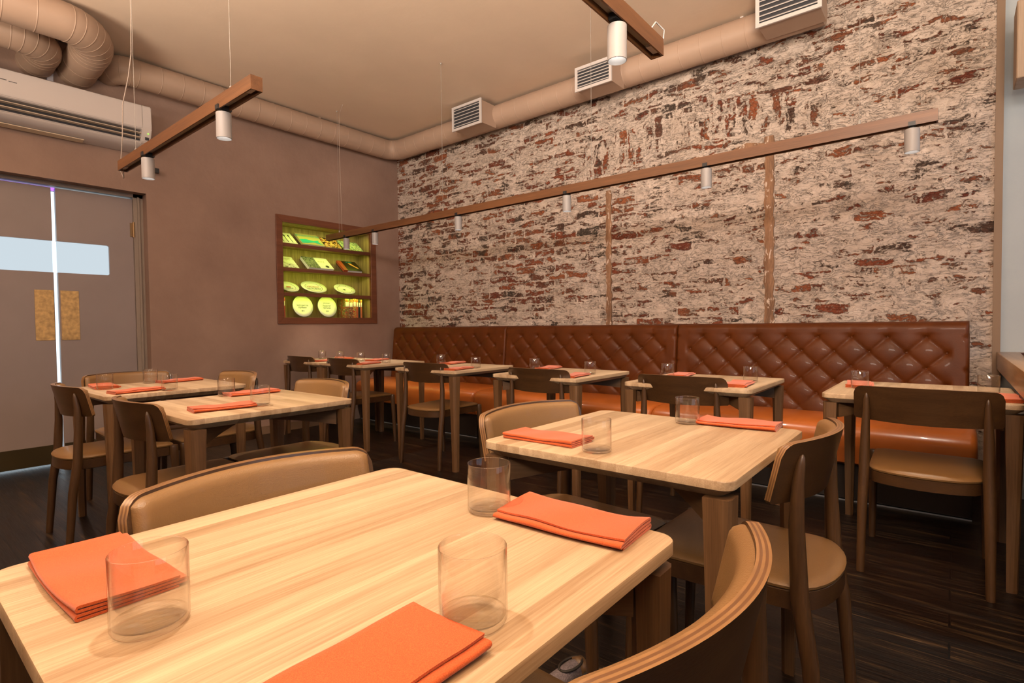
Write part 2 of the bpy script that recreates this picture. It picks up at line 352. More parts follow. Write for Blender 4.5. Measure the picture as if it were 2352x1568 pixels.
# ------------------------------------------------------------------ mesh helpers
def obj(name, bm, m, parent=None, smooth=False, loc=None):
    me = bpy.data.meshes.new(name); bmesh.ops.recalc_face_normals(bm, faces=bm.faces); bm.to_mesh(me); bm.free()
    for x in (m if isinstance(m, (list, tuple)) else [m]): me.materials.append(x)
    if smooth:
        for p in me.polygons: p.use_smooth = True
    o = bpy.data.objects.new(name, me); COL.objects.link(o)
    if parent: o.parent = parent
    if loc: o.location = loc
    return o
def autosmooth(o, ang=.6):
    me = o.data
    for p in me.polygons: p.use_smooth = True
    bm = bmesh.new(); bm.from_mesh(me)
    for e in bm.edges:
        if len(e.link_faces) == 2 and e.calc_face_angle(0) > ang: e.smooth = False
    bm.to_mesh(me); bm.free(); return o
def box(bm, x0, x1, y0, y1, z0, z1, mi=0):
    v = [bm.verts.new((x, y, z)) for x in (x0, x1) for y in (y0, y1) for z in (z0, z1)]
    fs = []
    for q in ((0, 1, 3, 2), (4, 6, 7, 5), (0, 4, 5, 1), (2, 3, 7, 6), (0, 2, 6, 4), (1, 5, 7, 3)):
        f = bm.faces.new([v[i] for i in q]); f.material_index = mi; fs.append(f)
    return v
def bbox(bm, x0, x1, y0, y1, z0, z1, r=.003, seg=2):
    t = bmesh.new(); box(t, x0, x1, y0, y1, z0, z1)
    bmesh.ops.bevel(t, geom=list(t.edges), offset=r, segments=seg, affect='EDGES', profile=.5)
    me = bpy.data.meshes.new('t'); t.to_mesh(me); t.free(); bm.from_mesh(me); bpy.data.meshes.remove(me)
def loft(bm, loops, cap=True, mi=0, close=True):
    rings = [[bm.verts.new(p) for p in lp] for lp in loops]; n = len(rings[0])
    for a, c in zip(rings, rings[1:]):
        for i in range(n if close else n-1):
            f = bm.faces.new((a[i], a[(i+1) % n], c[(i+1) % n], c[i])); f.material_index = mi
    if cap: bm.faces.new(rings[0][::-1]); bm.faces.new(rings[-1])
    return rings
def tube(bm, pts, rad, n=12, cap=True):
    pts = [Vector(p) for p in pts]; rad = rad if isinstance(rad, (list, tuple)) else [rad]*len(pts)
    t0 = (pts[1]-pts[0]).normalized(); ref = Vector((0, 0, 1)) if abs(t0.z) < .9 else Vector((1, 0, 0))
    a = t0.cross(ref).normalized(); loops = []
    for i, p in enumerate(pts):
        t = (pts[min(i+1, len(pts)-1)]-pts[max(i-1, 0)]).normalized()
        a = (a-t*a.dot(t)).normalized(); b_ = t.cross(a)
        loops.append([p+(a*math.cos(k*2*PI/n)+b_*math.sin(k*2*PI/n))*rad[i] for k in range(n)])
    return loft(bm, loops, cap)
def lathe(bm, prof, n=40, cap=False, mi=0, cx=0, cy=0):
    return loft(bm, [[(cx+r*math.cos(k*2*PI/n), cy+r*math.sin(k*2*PI/n), z) for k in range(n)] for r, z in prof], cap, mi)
def rrect(hx, hy, r, n=6, z=0):
    out = []
    for sx, sy, a0 in ((1, 1, 0), (-1, 1, PI/2), (-1, -1, PI), (1, -1, 1.5*PI)):
        for k in range(n+1):
            a = a0+k*PI/2/n; out.append((sx*(hx-r)+r*math.cos(a), sy*(hy-r)+r*math.sin(a), z))
    return out
def tag(o, label=None, cat=None, group=None, kind=None):
    if label: o['label'] = label
    if cat: o['category'] = cat
    if group: o['group'] = group
    if kind: o['kind'] = kind
    return o
def thing(name, label, cat, loc=(0, 0, 0), rz=0, group=None):
    o = bpy.data.objects.new(name, None); COL.objects.link(o); o.location = loc; o.rotation_euler = (0, 0, rz)
    o.empty_display_size = .1
    return tag(o, label, cat, group)
def dup(root, loc, rz=0, label=None, group=None):
    def cp(o, par):
        c = o.copy(); COL.objects.link(c); c.parent = par
        for ch in [x for x in o.children]: cp(ch, c)
        return c
    r = cp(root, None); r.location = loc; r.rotation_euler = (0, 0, rz)
    if label: r['label'] = label
    if group: r['group'] = group
    return r
def struct(name, bm, m, **k):
    o = obj(name, bm, m, **k); o['kind'] = 'structure'; return o
def text(s, size, m, parent, mat4, name='lettering', ext=.0004, align='CENTER'):
    c = bpy.data.curves.new(name, 'FONT'); c.body = s; c.size = size; c.extrude = ext; c.align_x = align; c.align_y = 'CENTER'
    o = bpy.data.objects.new(name, c); COL.objects.link(o)
    bpy.context.view_layer.update()
    me = bpy.data.meshes.new_from_object(o.evaluated_get(bpy.context.evaluated_depsgraph_get()))
    bpy.data.objects.remove(o)
    me.materials.clear(); me.materials.append(m)
    t = bpy.data.objects.new(name, me); COL.objects.link(t); t.parent = parent; t.matrix_local = mat4
    return t

# ================================================================== ROOM
XL, YB, ZC = -5.45, 4.40, 3.35
bm = bmesh.new(); box(bm, -5.9, 3.1, -3.5, 4.75, -.1, 0); struct('floor', bm, M_floor)
bm = bmesh.new(); box(bm, -5.9, 3.1, -3.5, 4.75, ZC, ZC+.1); struct('ceiling', bm, M_ceil)
DX = -5.57           # face of the doors
# left wall, with the door opening and the niche opening
D0, D1, DT = .40, 1.644, 2.265
NY0, NY1, NZ0, NZ1 = 2.80, 4.03, 1.13, 2.26
bm = bmesh.new()
box(bm, XL-.40, XL, -3.5, D0, 0, ZC); box(bm, XL-.40, XL, D0, D1, DT, ZC)
box(bm, XL-.40, XL, D1, NY0+.03, 0, ZC); box(bm, XL-.40, XL, NY0+.03, NY1-.03, 0, NZ0+.03); box(bm, XL-.40, XL, NY0+.03, NY1-.03, NZ1-.03, ZC)
box(bm, XL-.40, XL, NY1-.03, 4.75, 0, ZC)
struct('wall_left', bm, M_wall)
# brick wall
bm = bmesh.new(); box(bm, XL, .185, YB, YB+.3, 0, ZC); struct('wall_back', bm, M_brick)
# old timbers set in the brick wall
for i, (x0, x1, z0, z1) in enumerate(((-2.470, -2.418, 1.0, 2.30), (-1.112, -1.048, 1.0, 2.48))):
    bm = bmesh.new(); n = 30
    def edge(s, k, x): return x+.006*math.sin(k*2.1+s*4)+.004*random.uniform(-1, 1)
    loops = []
    for k in range(n+1):
        z = z0+(z1-z0)*k/n; a = edge(0, k, x0); c = edge(1, k, x1); f = YB-.012-.003*math.sin(k*1.3)
        loops.append([(a, YB+.02, z), (a, f, z), ((a+c)/2, f-.004, z), (c, f, z), (c, YB+.02, z)])
    loft(bm, loops); tag(struct('trim_%d' % (i+1), bm, M_timber))
bm = bmesh.new(); n = 26; loops = []
for k in range(n+1):
    x = -2.50+1.42*k/n; z = 2.34+.10*k/n+.012*math.sin(k*.9)
    h = .016+.008*math.sin(k*1.7)
    loops.append([(x, YB+.02, z-h), (x, YB-.008, z-h), (x, YB-.010, z+h), (x, YB+.02, z+h)])
loft(bm, loops); struct('trim_3', bm, M_timber)
# right end: brown strip, then the daylit recess
bm = bmesh.new(); box(bm, .185, .222, YB-.01, YB+.3, 0, ZC); struct('trim_4', bm, M_trim)
bm = bmesh.new(); box(bm, .222, 3.1, YB+.03, YB+.3, 0, ZC); struct('wall_alcove', bm, M_blue)
# walls behind the camera with big windows
bm = bmesh.new()
box(bm, -5.85, -3.4, -3.5, -3.2, 0, ZC); box(bm, 1.0, 3.1, -3.5, -3.2, 0, ZC); box(bm, -3.4, 1.0, -3.5, -3.2, 0, .75); box(bm, -3.4, 1.0, -3.5, -3.2, 2.75, ZC)
struct('wall_front', bm, M_wall)
bm = bmesh.new()
box(bm, 2.8, 3.1, -3.5, .1, 0, ZC); box(bm, 2.8, 3.1, 2.7, 4.75, 0, ZC); box(bm, 2.8, 3.1, .1, 2.7, 0, .8); box(bm, 2.8, 3.1, .1, 2.7, 2.6, ZC)
struct('wall_right', bm, M_blue)
for i, (a, c) in enumerate((((-3.4, 1.0, -3.22, .75, 2.75), 'x'), ((.1, 2.7, 2.82, .8, 2.6), 'y'))):
    bm = bmesh.new(); x0, x1, p, z0, z1 = a
    xs = [x0, (x0+x1)/2-.03, x1-.06]
    for x in xs:
        if c == 'x': box(bm, x, x+.06, p-.05, p, z0, z1)
        else: box(bm, p, p+.05, x, x+.06, z0, z1)
    for z in (z0, z1-.06):
        if c == 'x': box(bm, x0, x1, p-.05, p, z, z+.06)
        else: box(bm, p, p+.05, x0, x1, z, z+.06)
    struct('window_%d' % (i+1), bm, M_trim)
# baseboard along the left wall between the door and the bench
bm = bmesh.new(); box(bm, XL, XL+.014, D1+.02, 3.7, 0, .08); struct('baseboard_left', bm, M_trim)

# ---- double door: jamb, two leaves with a glazed slot, brass push plates
bm = bmesh.new()
JB = 2.235
box(bm, DX-.06, DX+.02, 1.572, D1, 0, DT); box(bm, DX-.06, DX+.035, 1.600, 1.615, 0, JB+.005); box(bm, DX-.06, DX+.02, D0, .495, 0, DT)
box(bm, DX-.06, DX+.02, D0, D1, JB, DT); 
struct('trim_5', bm, M_jamb)
M_pane = emis('frosted_daylit_glass', (.80, .92, 1.0), .78)
def door(nm, y0, y1, inner, lab):
    # inner = the edge at the meeting gap; slot reaches that edge
    s = 1 if inner == y1 else -1
    sl0, sl1 = (y1-.345, y1) if s == 1 else (y0, y0+.345)
    bm = bmesh.new()
    box(bm, DX-.045, DX, y0, y1, .015, 1.548); box(bm, DX-.045, DX, y0, y1, 1.80, 2.222)
    if s == 1: box(bm, DX-.045, DX, y0, sl0, 1.548, 1.80)
    else: box(bm, DX-.045, DX, sl1, y1, 1.548, 1.80)
    # rounded outer corners of the slot
    ye = sl0 if s == 1 else sl1; sg = 1 if s == 1 else -1
    for zc, dz in ((1.548, 1), (1.80, -1)):
        r = .016; pts = [(ye, zc)]
        for k in range(6):
            a = k*PI/10; pts.append((ye+sg*(r-r*math.sin(a)), zc+dz*(r-r*math.cos(a))))
        loft(bm, [[(DX-.045, p, z) for p, z in pts], [(DX, p, z) for p, z in pts]])
    r = struct(nm, bm, M_door)
    bm = bmesh.new(); box(bm, DX-.030, DX-.022, sl0+.0, sl1-.0, 1.548, 1.80); obj('window_pane', bm, M_pane, r)
    bm = bmesh.new(); box(bm, DX, DX+.003, y0+.004, y1-.004, .017, .168); obj('kick_plate', bm, M_kick, r)
    py = (y1-.122, y1-.004) if s == 1 else (y0+.010, y0+.128)
    bm = bmesh.new(); bbox(bm, DX, DX+.004, py[0], py[1], 1.005, 1.405, .001, 1); obj('push_plate', bm, M_brass, r)['label'] = 'mottled brass push plate'
    if s == -1:
        for z in (1.955, .35):
            bm = bmesh.new(); tube(bm, [(DX+.012, y1+.004, z-.066), (DX+.012, y1+.004, z+.066)], .011, 10); bbox(bm, DX, DX+.006, y1-.022, y1+.03, z-.06, z+.06, .001, 1)
            obj('hinge', bm, M_hinge, r)
    return r
door('door_1', .500, 1.020, 1.020, '')
door('door_2', 1.048, 1.570, 1.048, '')
# bright corridor beyond the doors, seen only through the gaps
bm = bmesh.new(); box(bm, -5.845, -5.84, D0+.01, D1-.01, .0, DT-.02); struct('wall_corridor', bm, emis('corridor_daylight', (.78, .92, 1.0), 1.5))
bm = bmesh.new(); box(bm, -5.70, -5.66, .45, 1.06, 2.222, 2.250); o = obj('violet_gap_strip', bm, emis('violet_gap_glow', (.35, .12, 1.0), 2.2)); tag(o, 'violet glowing strip added behind the gap above the double door', 'glow strip')  # glowing strip added to tint the gap above the doors violet

# ---- window counter at the right
bm = bmesh.new(); bbox(bm, .205, .95, 2.1, YB+.03, .785, .887, .004, 2)
tag(autosmooth(obj('window_counter', bm, M_sill)), 'thick glossy oak counter ledge at the right edge, beyond the end of the bench', 'counter')
bm = bmesh.new(); box(bm, .70, .76, 2.3, 4.3, 0, .785); o = obj('support', bm, M_base, bpy.data.objects['window_counter'])
bm = bmesh.new(); bbox(bm, .25, .62, 4.02, 4.22, 2.385, 2.80, .006, 2); o = obj('wall_light_box', bm, wood('light_box_oak', (.20, .13, .08), (.36, .26, .18), 2, .5)); tag(o, 'angular wooden box fixed high on the pale wall at the right edge', 'wall box')
bm = bmesh.new(); box(bm, .30, .57, 4.22, YB+.035, 2.5, 2.7); obj('bracket', bm, M_black, o)
# small metal ashtray-like object lying on the counter
bm = bmesh.new(); lathe(bm, [(.0, .888), (.035, .888), (.045, .90), (.040, .902), (.03, .893), (.0, .893)], 20, cx=.33, cy=4.02)
tag(obj('small_dish', bm, plain('reddish_dish', (.10, .05, .05), .3), smooth=True), 'small dark dish lying on the oak counter ledge', 'dish')

# ================================================================== NICHE
ni = thing('display_niche', 'built-in display shelf with a red-brown frame, glowing yellow-green inside', 'shelf', (XL, NY0, NZ0))
IY0, IY1, IZ0, IZ1 = 2.865, 3.965, 1.195, 2.195
NB = XL-.24
def nobj(name, bm, m):
    bmesh.ops.translate(bm, verts=bm.verts, vec=(-XL, -NY0, -NZ0)); return obj(name, bm, m, ni)
def mitre(a, b, c, d, nm):   # a,b outer corners; c,d inner corners (y,z)
    bm = bmesh.new(); P_ = [a, b, c, d]
    loft(bm, [[(XL-.02, p[0], p[1]) for p in P_], [(XL+.016, p[0], p[1]) for p in P_]])
    bmesh.ops.bevel(bm, geom=list(bm.edges), offset=.002, segments=1, affect='EDGES'); nobj(nm, bm, M_frame)
O = [(NY0-.005, NZ0-.005), (NY1+.01, NZ0-.005), (NY1+.01, NZ1+.008), (NY0-.005, NZ1+.008)]
I = [(IY0, IZ0), (IY1, IZ0), (IY1, IZ1), (IY0, IZ1)]
for k in range(4):
    mitre(O[k], O[(k+1) % 4], I[(k+1) % 4], I[k], 'frame_board')
bm = bmesh.new(); box(bm, NB-.01, NB, IY0-.01, IY1+.01, IZ0-.01, IZ1+.01); nobj('back_panel', bm, M_niche)
for y0, y1 in ((IY0-.012, IY0), (IY1, IY1+.012)):
    bm = bmesh.new(); box(bm, NB, XL-.02, y0, y1, IZ0, IZ1); nobj('side_panel', bm, M_niche)
for z0, z1 in ((IZ0-.012, IZ0), (IZ1, IZ1+.012)):
    bm = bmesh.new(); box(bm, NB, XL-.02, IY0, IY1, z0, z1); nobj('end_panel', bm, M_niche)
SH = [1.450, 1.715, 1.972]
for z in SH:
    bm = bmesh.new(); box(bm, NB, XL-.015, IY0, IY1, z-.016, z); sh = nobj('shelf_board', bm, M_niche)
    bm = bmesh.new(); bbox(bm, XL-.018, XL+.002, IY0, IY1, z-.028, z+.010, .002, 1); nobj('shelf_lip', bm, M_frame)
for z in SH+[IZ1]:
    l = bpy.data.lights.new('led_strip', 'AREA'); l.shape = 'RECTANGLE'; l.size = 1.0; l.size_y = .02; l.energy = 1.15; l.color = (.80, 1.0, .07); l.spread = PI*.95
    o = bpy.data.objects.new('led_strip', l); COL.objects.link(o); o.parent = ni
    o.location = (-.035, (IY0+IY1)/2-NY0, z-.030-NZ0)
    zd = Vector((.55, 0, 1)).normalized(); xd = Vector((0, 1, 0)); o.rotation_euler = Matrix((xd, zd.cross(xd), zd)).transposed().to_euler()
TILT = math.radians(38)
def cover(name, c1, c2, sc=30, c3=None):
    m, nt, b = mat(name); tc = N(nt, 'ShaderNodeTexCoord')
    n = N(nt, 'ShaderNodeTexNoise'); n.inputs['Scale'].default_value = sc; n.inputs['Detail'].default_value = 3; n.inputs['Distortion'].default_value = 1.5; L(nt, tc.outputs['Object'], n.inputs[0])
    st = [(.44, c1), (.5, c2)] + ([(.6, c3)] if c3 else []); r = ramp(nt, st); r.color_ramp.interpolation = 'CONSTANT' if sc > 25 else 'LINEAR'
    L(nt, n.outputs[0], r.inputs[0]); L(nt, r.outputs[0], b.inputs['Base Color']); b.inputs['Roughness'].default_value = .4
    return m
W_ = (.78, .78, .74)
M_paper = plain('paper', (.75, .74, .70), .7); M_ink = plain('black_ink', (.02, .02, .02), .6); M_red = plain('red_ink', (.45, .04, .03), .6)
M_gold = plain('mustard_cover', (.45, .40, .18), .5); M_teal = plain('teal_cover', (.02, .42, .45), .4); M_cream = plain('cream_cover', W_, .45)
def slab(y, z, w_, d_, t_, coverm, label, deco=None, kx=-.035):
    """book leaning back on a slanted rest; local x = across, y = up the cover, z = out of it"""
    b_ = thing('book', label, 'book', (XL+kx, y, z+.012)); 
    # local frame: across = +Y world, up-cover = (-cos, 0, sin), normal = (sin,0,cos)
    R = Matrix(((0, -math.cos(TILT), math.sin(TILT)), (1, 0, 0), (0, math.sin(TILT), math.cos(TILT)))).to_4x4()
    b_.matrix_world = Matrix.Translation((XL+kx, y, z+.003)) @ R
    bm = bmesh.new(); box(bm, -w_/2, w_/2, 0, d_, 0, .003); box(bm, -w_/2, w_/2, 0, d_, t_-.003, t_); box(bm, -w_/2, -w_/2+.003, 0, d_, .003, t_-.003); obj('cover', bm, coverm, b_)
    bm = bmesh.new(); box(bm, -w_/2+.003, w_/2-.004, .004, d_-.004, .003, t_-.003); obj('page_block', bm, M_paper, b_)
    if deco: deco(b_, w_, d_, t_)
    # the wire rest that carries it
    return b_
def d_forks(b_, w_, d_, t_):
    bm = bmesh.new()
    for x in (-.05, 0, .05):
        tube(bm, [(x, .03, t_+.001), (x, d_*.62, t_+.001)], .004, 6); tube(bm, [(x, d_*.62, t_+.001), (x, d_*.72, t_+.001), (x, d_*.82, t_+.001)], [.004, .011, .004], 8)
    bmesh.ops.scale(bm, verts=bm.verts, vec=(1, 1, .3), space=Matrix.Translation((0, 0, -t_)))
    obj('cutlery_print', bm, M_ink, b_)
def d_fish(b_, w_, d_, t_):
    bm = bmesh.new(); pts = [(-.13, .02), (-.06, .03), (.02, .055), (.09, .03), (.12, .015), (.085, .07), (.10, .11), (.03, .085), (-.05, .11), (-.13, .10)]
    loft(bm, [[(x, y, t_) for x, y in pts], [(x, y, t_+.0012) for x, y in pts]]); obj('fish_print', bm, M_teal, b_)
    text('ФИЗИОЛОГИЯ', .040, M_teal, b_, Matrix.Translation((0, d_*.78, t_+.0006)))
def d_ritz(b_, w_, d_, t_):
    bm = bmesh.new(); box(bm, -w_/2, -.01, 0, d_, t_, t_+.0008); obj('photo_print', bm, cover('bw_photo', (.03, .04, .03), (.35, .36, .32), 60, (.08, .09, .08)), b_)
    text('RITZ', .042, plain('pale_gold_ink', (.42, .36, .2), .5), b_, Matrix.Translation((.055, d_*.62, t_+.0006)))
    bm = bmesh.new(); lathe(bm, [(0, t_), (.022, t_), (.022, t_+.001), (0, t_+.001)], 20, cx=.09, cy=.045); obj('seal_print', bm, M_ink, b_)
def ypx(y): return y
slab(2.965, SH[2], .19, .22, .012, M_cream, 'cream book with black cutlery on its cover, leftmost on the top niche shelf', d_forks)
slab(3.245, SH[2], .27, .23, .026, M_gold, 'mustard book with a teal fish on its cover, on the top niche shelf', d_fish)
slab(3.50, SH[2], .20, .21, .022, cover('dark_food_cover', (.02, .02, .02), (.55, .16, .06), 22, (.65, .5, .25)), 'black book with a red food picture, partly behind the end of the long light track')
slab(3.77, SH[2], .26, .20, .012, cover('green_photo_cover', (.55, .6, .4), (.10, .22, .20), 26, (.45, .35, .15)), 'pale green picture book, rightmost on the top niche shelf')
slab(2.975, SH[1], .19, .22, .012, cover('sketch_cover', W_, (.68, .66, .58), 12, (.15, .15, .12)), 'cream book with a dark sketch, leftmost on the second niche shelf')
slab(3.33, SH[1], .31, .22, .034, M_cream, 'half black-and-white photo, half cream book titled RITZ, on the second niche shelf', d_ritz)
def d_dark(b_, w_, d_, t_):
    bm = bmesh.new(); pts = [(.0, .16), (.02, .12), (.05, .09), (.07, .06), (.10, .05), (.09, .08), (.06, .11), (.04, .15)]
    loft(bm, [[(x, y, t_) for x, y in pts], [(x, y, t_+.001) for x, y in pts]]); obj('flame_print', bm, plain('orange_ink', (.7, .3, .1), .5), b_)
    text('LA FEU', .030, plain('teal_ink', (.05, .35, .3), .5), b_, Matrix.Translation((.02, d_*.88, t_+.0006)))
    bm = bmesh.new(); box(bm, -w_/2-.0015, -w_/2+.05, 0, d_, t_*.3, t_+.0006); obj('spine_band', bm, plain('brick_red_cover', (.35, .06, .03), .4), b_)
slab(3.74, SH[1], .25, .20, .038, plain('black_cover', (.025, .015, .012), .35), 'thick black book with a red spine, rightmost on the second niche shelf', d_dark)
def plate(y, z, rx, ry, label, red, txt, upright=False, cat='plate'):
    p = thing('display_plate', label, cat)
    if upright:
        T = math.radians(78); p.matrix_world = Matrix.Translation((XL-.10, y, z+.004)) @ Matrix(((0, -math.cos(T), math.sin(T)), (1, 0, 0), (0, math.sin(T), math.cos(T)))).to_4x4()
    else:
        p.matrix_world = Matrix.Translation((XL-.035, y, z+.010)) @ Matrix(((0, -math.cos(TILT), math.sin(TILT)), (1, 0, 0), (0, math.sin(TILT), math.cos(TILT)))).to_4x4()
    bm = bmesh.new(); pr = [(0, .0), (.55, .0), (.62, .004), (1, .014), (1, .017), (.63, .008), (.55, .004), (0, .004)]
    loft(bm, [[(rx*max(r, .001)*math.cos(k*2*PI/48), ry+ry*max(r, .001)*math.sin(k*2*PI/48), zz) for k in range(48)] for r, zz in pr]); obj('dish', bm, M_cream, p, True)
    bm = bmesh.new()
    pr = [(.985, .0172), (.99, .0182), (1.004, .0182), (1.004, .0160)] if upright else [(.66, .0085), (.665, .0093), (.685, .0098), (.69, .0092)]
    loft(bm, [[(rx*r*math.cos(k*2*PI/48), ry+ry*r*math.sin(k*2*PI/48), zz) for k in range(48)] for r, zz in pr+[pr[0]]], False); obj('rim_line', bm, M_ink, p)
    for s, dy, sz, m_ in txt: text(s, sz, m_, p, Matrix.Translation((0, ry+dy, .0052)))
    if red:
        bm = bmesh.new()
        for k in range(8):
            a = k*PI/4+.3; x, yy = rx*.82*math.cos(a), ry+ry*.82*math.sin(a); box(bm, x-.007, x+.007, yy-.006, yy+.006, .010, .0125)
        obj('rim_motif', bm, M_red, p)
    return p
plate(2.985, SH[0], .108, .095, 'oval plate with a red crest, leftmost on the third niche shelf', False, [('▬', .012, .05, M_red), ('CAMPUS', -.018, .022, M_ink)])
plate(3.285, SH[0], .150, .112, 'largest oval platter with red and black lettering, on the third niche shelf', False, [('УРОЖАЙ', .015, .034, M_red), ('ИСТОРИИ', -.022, .034, M_ink)])
plate(3.675, SH[0], .135, .10, 'oval plate with red motifs round its rim, on the third niche shelf', True, [('✦', .0, .05, M_ink)])
plate(3.145, IZ0, .122, .122, 'round award plate standing upright on the bottom niche shelf, beside the red book', False, [('Победитель', .012, .026, M_ink), ('премии', -.012, .026, M_ink), ('2015', -.05, .018, M_ink)], True)
plate(3.445, IZ0, .122, .122, 'round award plate on the bottom niche shelf, the upright one nearer the row of books', False, [('wheretoeat', .045, .018, M_ink), ('Лауреат', .012, .026, M_ink), ('премии', -.012, .026, M_ink), ('2014', -.05, .018, M_ink)], True)
def upbook(y, w_, h_, m_, label, x=-.06, d_=.16):
    b_ = thing('book', label, 'book', (XL+x, y, IZ0), 0)
    bm = bmesh.new(); bbox(bm, -d_, 0, -w_/2, w_/2, 0, h_, .002, 1); obj('cover', bm, m_, b_)
    bm = bmesh.new(); box(bm, -d_-.0005, -.004, -w_/2+.003, w_/2-.003, .003, h_+.0006); obj('page_block', bm, M_paper, b_)
    bm = bmesh.new(); box(bm, 0, .0008, -w_/2+.004, w_/2-.004, h_*.60, h_*.84); obj('spine_label', bm, M_cream, b_)
upbook(2.905, .060, .215, plain('red_cover', (.50, .05, .04), .4), 'red book standing at the left end of the bottom niche shelf', -.10)
YB_ = [(3.675, .055, .22, cover('collage_cover', (.35, .08, .03), (.08, .12, .04), 40, (.5, .4, .15)), 'collage-covered thick book, first in the right-hand row on the bottom niche shelf'),
       (3.728, .046, .215, cover('collage_cover_two', (.05, .05, .03), (.45, .12, .05), 45, (.5, .42, .2)), 'patterned red and black book, second in the right-hand row on the bottom niche shelf'),
       (3.776, .040, .225, cover('collage_cover_three', (.45, .06, .03), (.5, .4, .1), 35, (.05, .04, .03)), 'red and gold patterned book, third in the row on the bottom shelf'),
       (3.812, .026, .22, plain('rust_cover', (.45, .10, .04), .4), 'rust-red book, fourth in the row on the bottom niche shelf'),
       (3.842, .026, .215, M_ink, 'black book, fifth in the row on the bottom niche shelf'),
       (3.870, .022, .218, plain('orange_cover', (.55, .16, .06), .4), 'orange book, last in the row on the bottom niche shelf')]
for y, w_, h_, m_, lb in YB_: upbook(y, w_, h_, m_, lb)

# ================================================================== DUCTS, VENTS, AC
def arc(c, p0, p1, n=10):
    """quarter bend from p0 to p1 with corner point c"""
    c, p0, p1 = Vector(c), Vector(p0), Vector(p1); out = []
    for k in range(n+1):
        a = k*PI/2/n; out.append(c+(p0-c)*(1-math.sin(a))+(p1-c)*(1-math.cos(a)))
    return out
def duct(path, r, label, seams=.16, seg0=0):
    bm = bmesh.new(); tube(bm, path, r, 40)
    # raised seams
    pts = [Vector(p) for p in path]; d = 0; nxt = seams*.5
    for a, c in zip(pts, pts[1:]):
        ln = (c-a).length
        while nxt < d+ln:
            p = a+(c-a)*((nxt-d)/ln); t = (c-a).normalized()
            tube(bm, [p-t*.004, p-t*.0015, p+t*.0015, p+t*.004], [r+.0002, r+.0022, r+.0022, r+.0002], 40, False); nxt += seams if ln > .1 else .05
        d += ln
    o = obj('air_duct', bm, M_duct, smooth=True); autosmooth(o, .9); tag(o, label, 'air duct')
    return o
DZ = 3.222; R = .112
DXm, DYm = -5.315, 4.245
path = [(XL+.01, 1.40, DZ)]+arc((DXm, 1.40, DZ), (DXm-.10, 1.40, DZ), (DXm, 1.52, DZ), 8)[0:]+[(DXm, 4.06, DZ)]+arc((DXm, DYm, DZ), (DXm, DYm-.16, DZ), (DXm+.16, DYm, DZ), 10)[1:]+[(-.70, DYm, DZ)]
md = duct(path, R, 'long painted spiral duct running along the left wall and round above the brick wall', .165)
duct([(-4.74, -2.5, 3.20), (-4.74, .85, 3.20)]+arc((-4.74, 1.18, 3.20), (-4.74, .95, 3.20), (-5.0, 1.18, 3.17), 12)+[(XL-.02, 1.18, 3.14)], .126, 'thick duct bending into the wall above the air conditioner, larger of the two bends', .17)
duct([(-5.02, -2.5, 3.13), (-5.02, .66, 3.13)]+arc((-5.02, .93, 3.13), (-5.02, .74, 3.13), (-5.2, .93, 3.13), 12)+[(XL-.02, .93, 3.12)], .112, 'duct bending into the wall above the air conditioner, nearer the left picture edge', .15)
# hanger clamps on the long duct
for axis, p in (('y', (DXm, 3.245, DZ)), ('x', (-1.235, DYm, DZ))):
    bm = bmesh.new(); n = 36
    t = Vector((0, 1, 0)) if axis == 'y' else Vector((1, 0, 0)); P_ = Vector(p)
    tube(bm, [P_-t*.012, P_-t*.012, P_+t*.012, P_+t*.012], [R+.001, R+.005, R+.005, R+.001], n, False)
    box(bm, p[0]-.012, p[0]+.012, p[1]-.012, p[1]+.012, DZ+R, ZC)
    obj('clamp', bm, M_vent if axis == 'x' else M_duct, md)
def vent(x0, x1, z0, z1, label):
    v = thing('air_vent', label, 'vent', ((x0+x1)/2, 3.95, z0))
    w2 = (x1-x0)/2; H = z1-z0
    bm = bmesh.new(); box(bm, -w2+.012, w2-.012, .012, .24, .012, H-.012); obj('vent_box', bm, M_duct, v)
    bm = bmesh.new(); f = .024
    box(bm, -w2, w2, 0, .014, 0, f); box(bm, -w2, w2, 0, .014, H-f, H); box(bm, -w2, -w2+f, 0, .014, f, H-f); box(bm, w2-f, w2, 0, .014, f, H-f); obj('frame', bm, M_vent, v)
    bm = bmesh.new(); box(bm, -w2+f, w2-f, .0105, .0118, f, H-f); obj('opening', bm, M_dark, v)
    n = 6
    for k in range(n):
        z = f+(H-2*f)*(k+.5)/n; bm = bmesh.new()
        loft(bm, [[(x, .001, z-.006), (x, .010, z+.004), (x, .010, z+.007), (x, .001, z-.002)] for x in (-w2+f, w2-f)]); obj('slat', bm, M_vent, v)
vent(-4.005, -3.60, 3.075, 3.318, 'white slatted vent on the duct, leftmost and farthest of three')
vent(-2.515, -2.165, 3.060, 3.262, 'white slatted vent on the duct, middle one behind the upper light track')
vent(-1.063, -.665, 3.085, 3.330, 'white slatted vent on the duct, largest and nearest at the top edge')
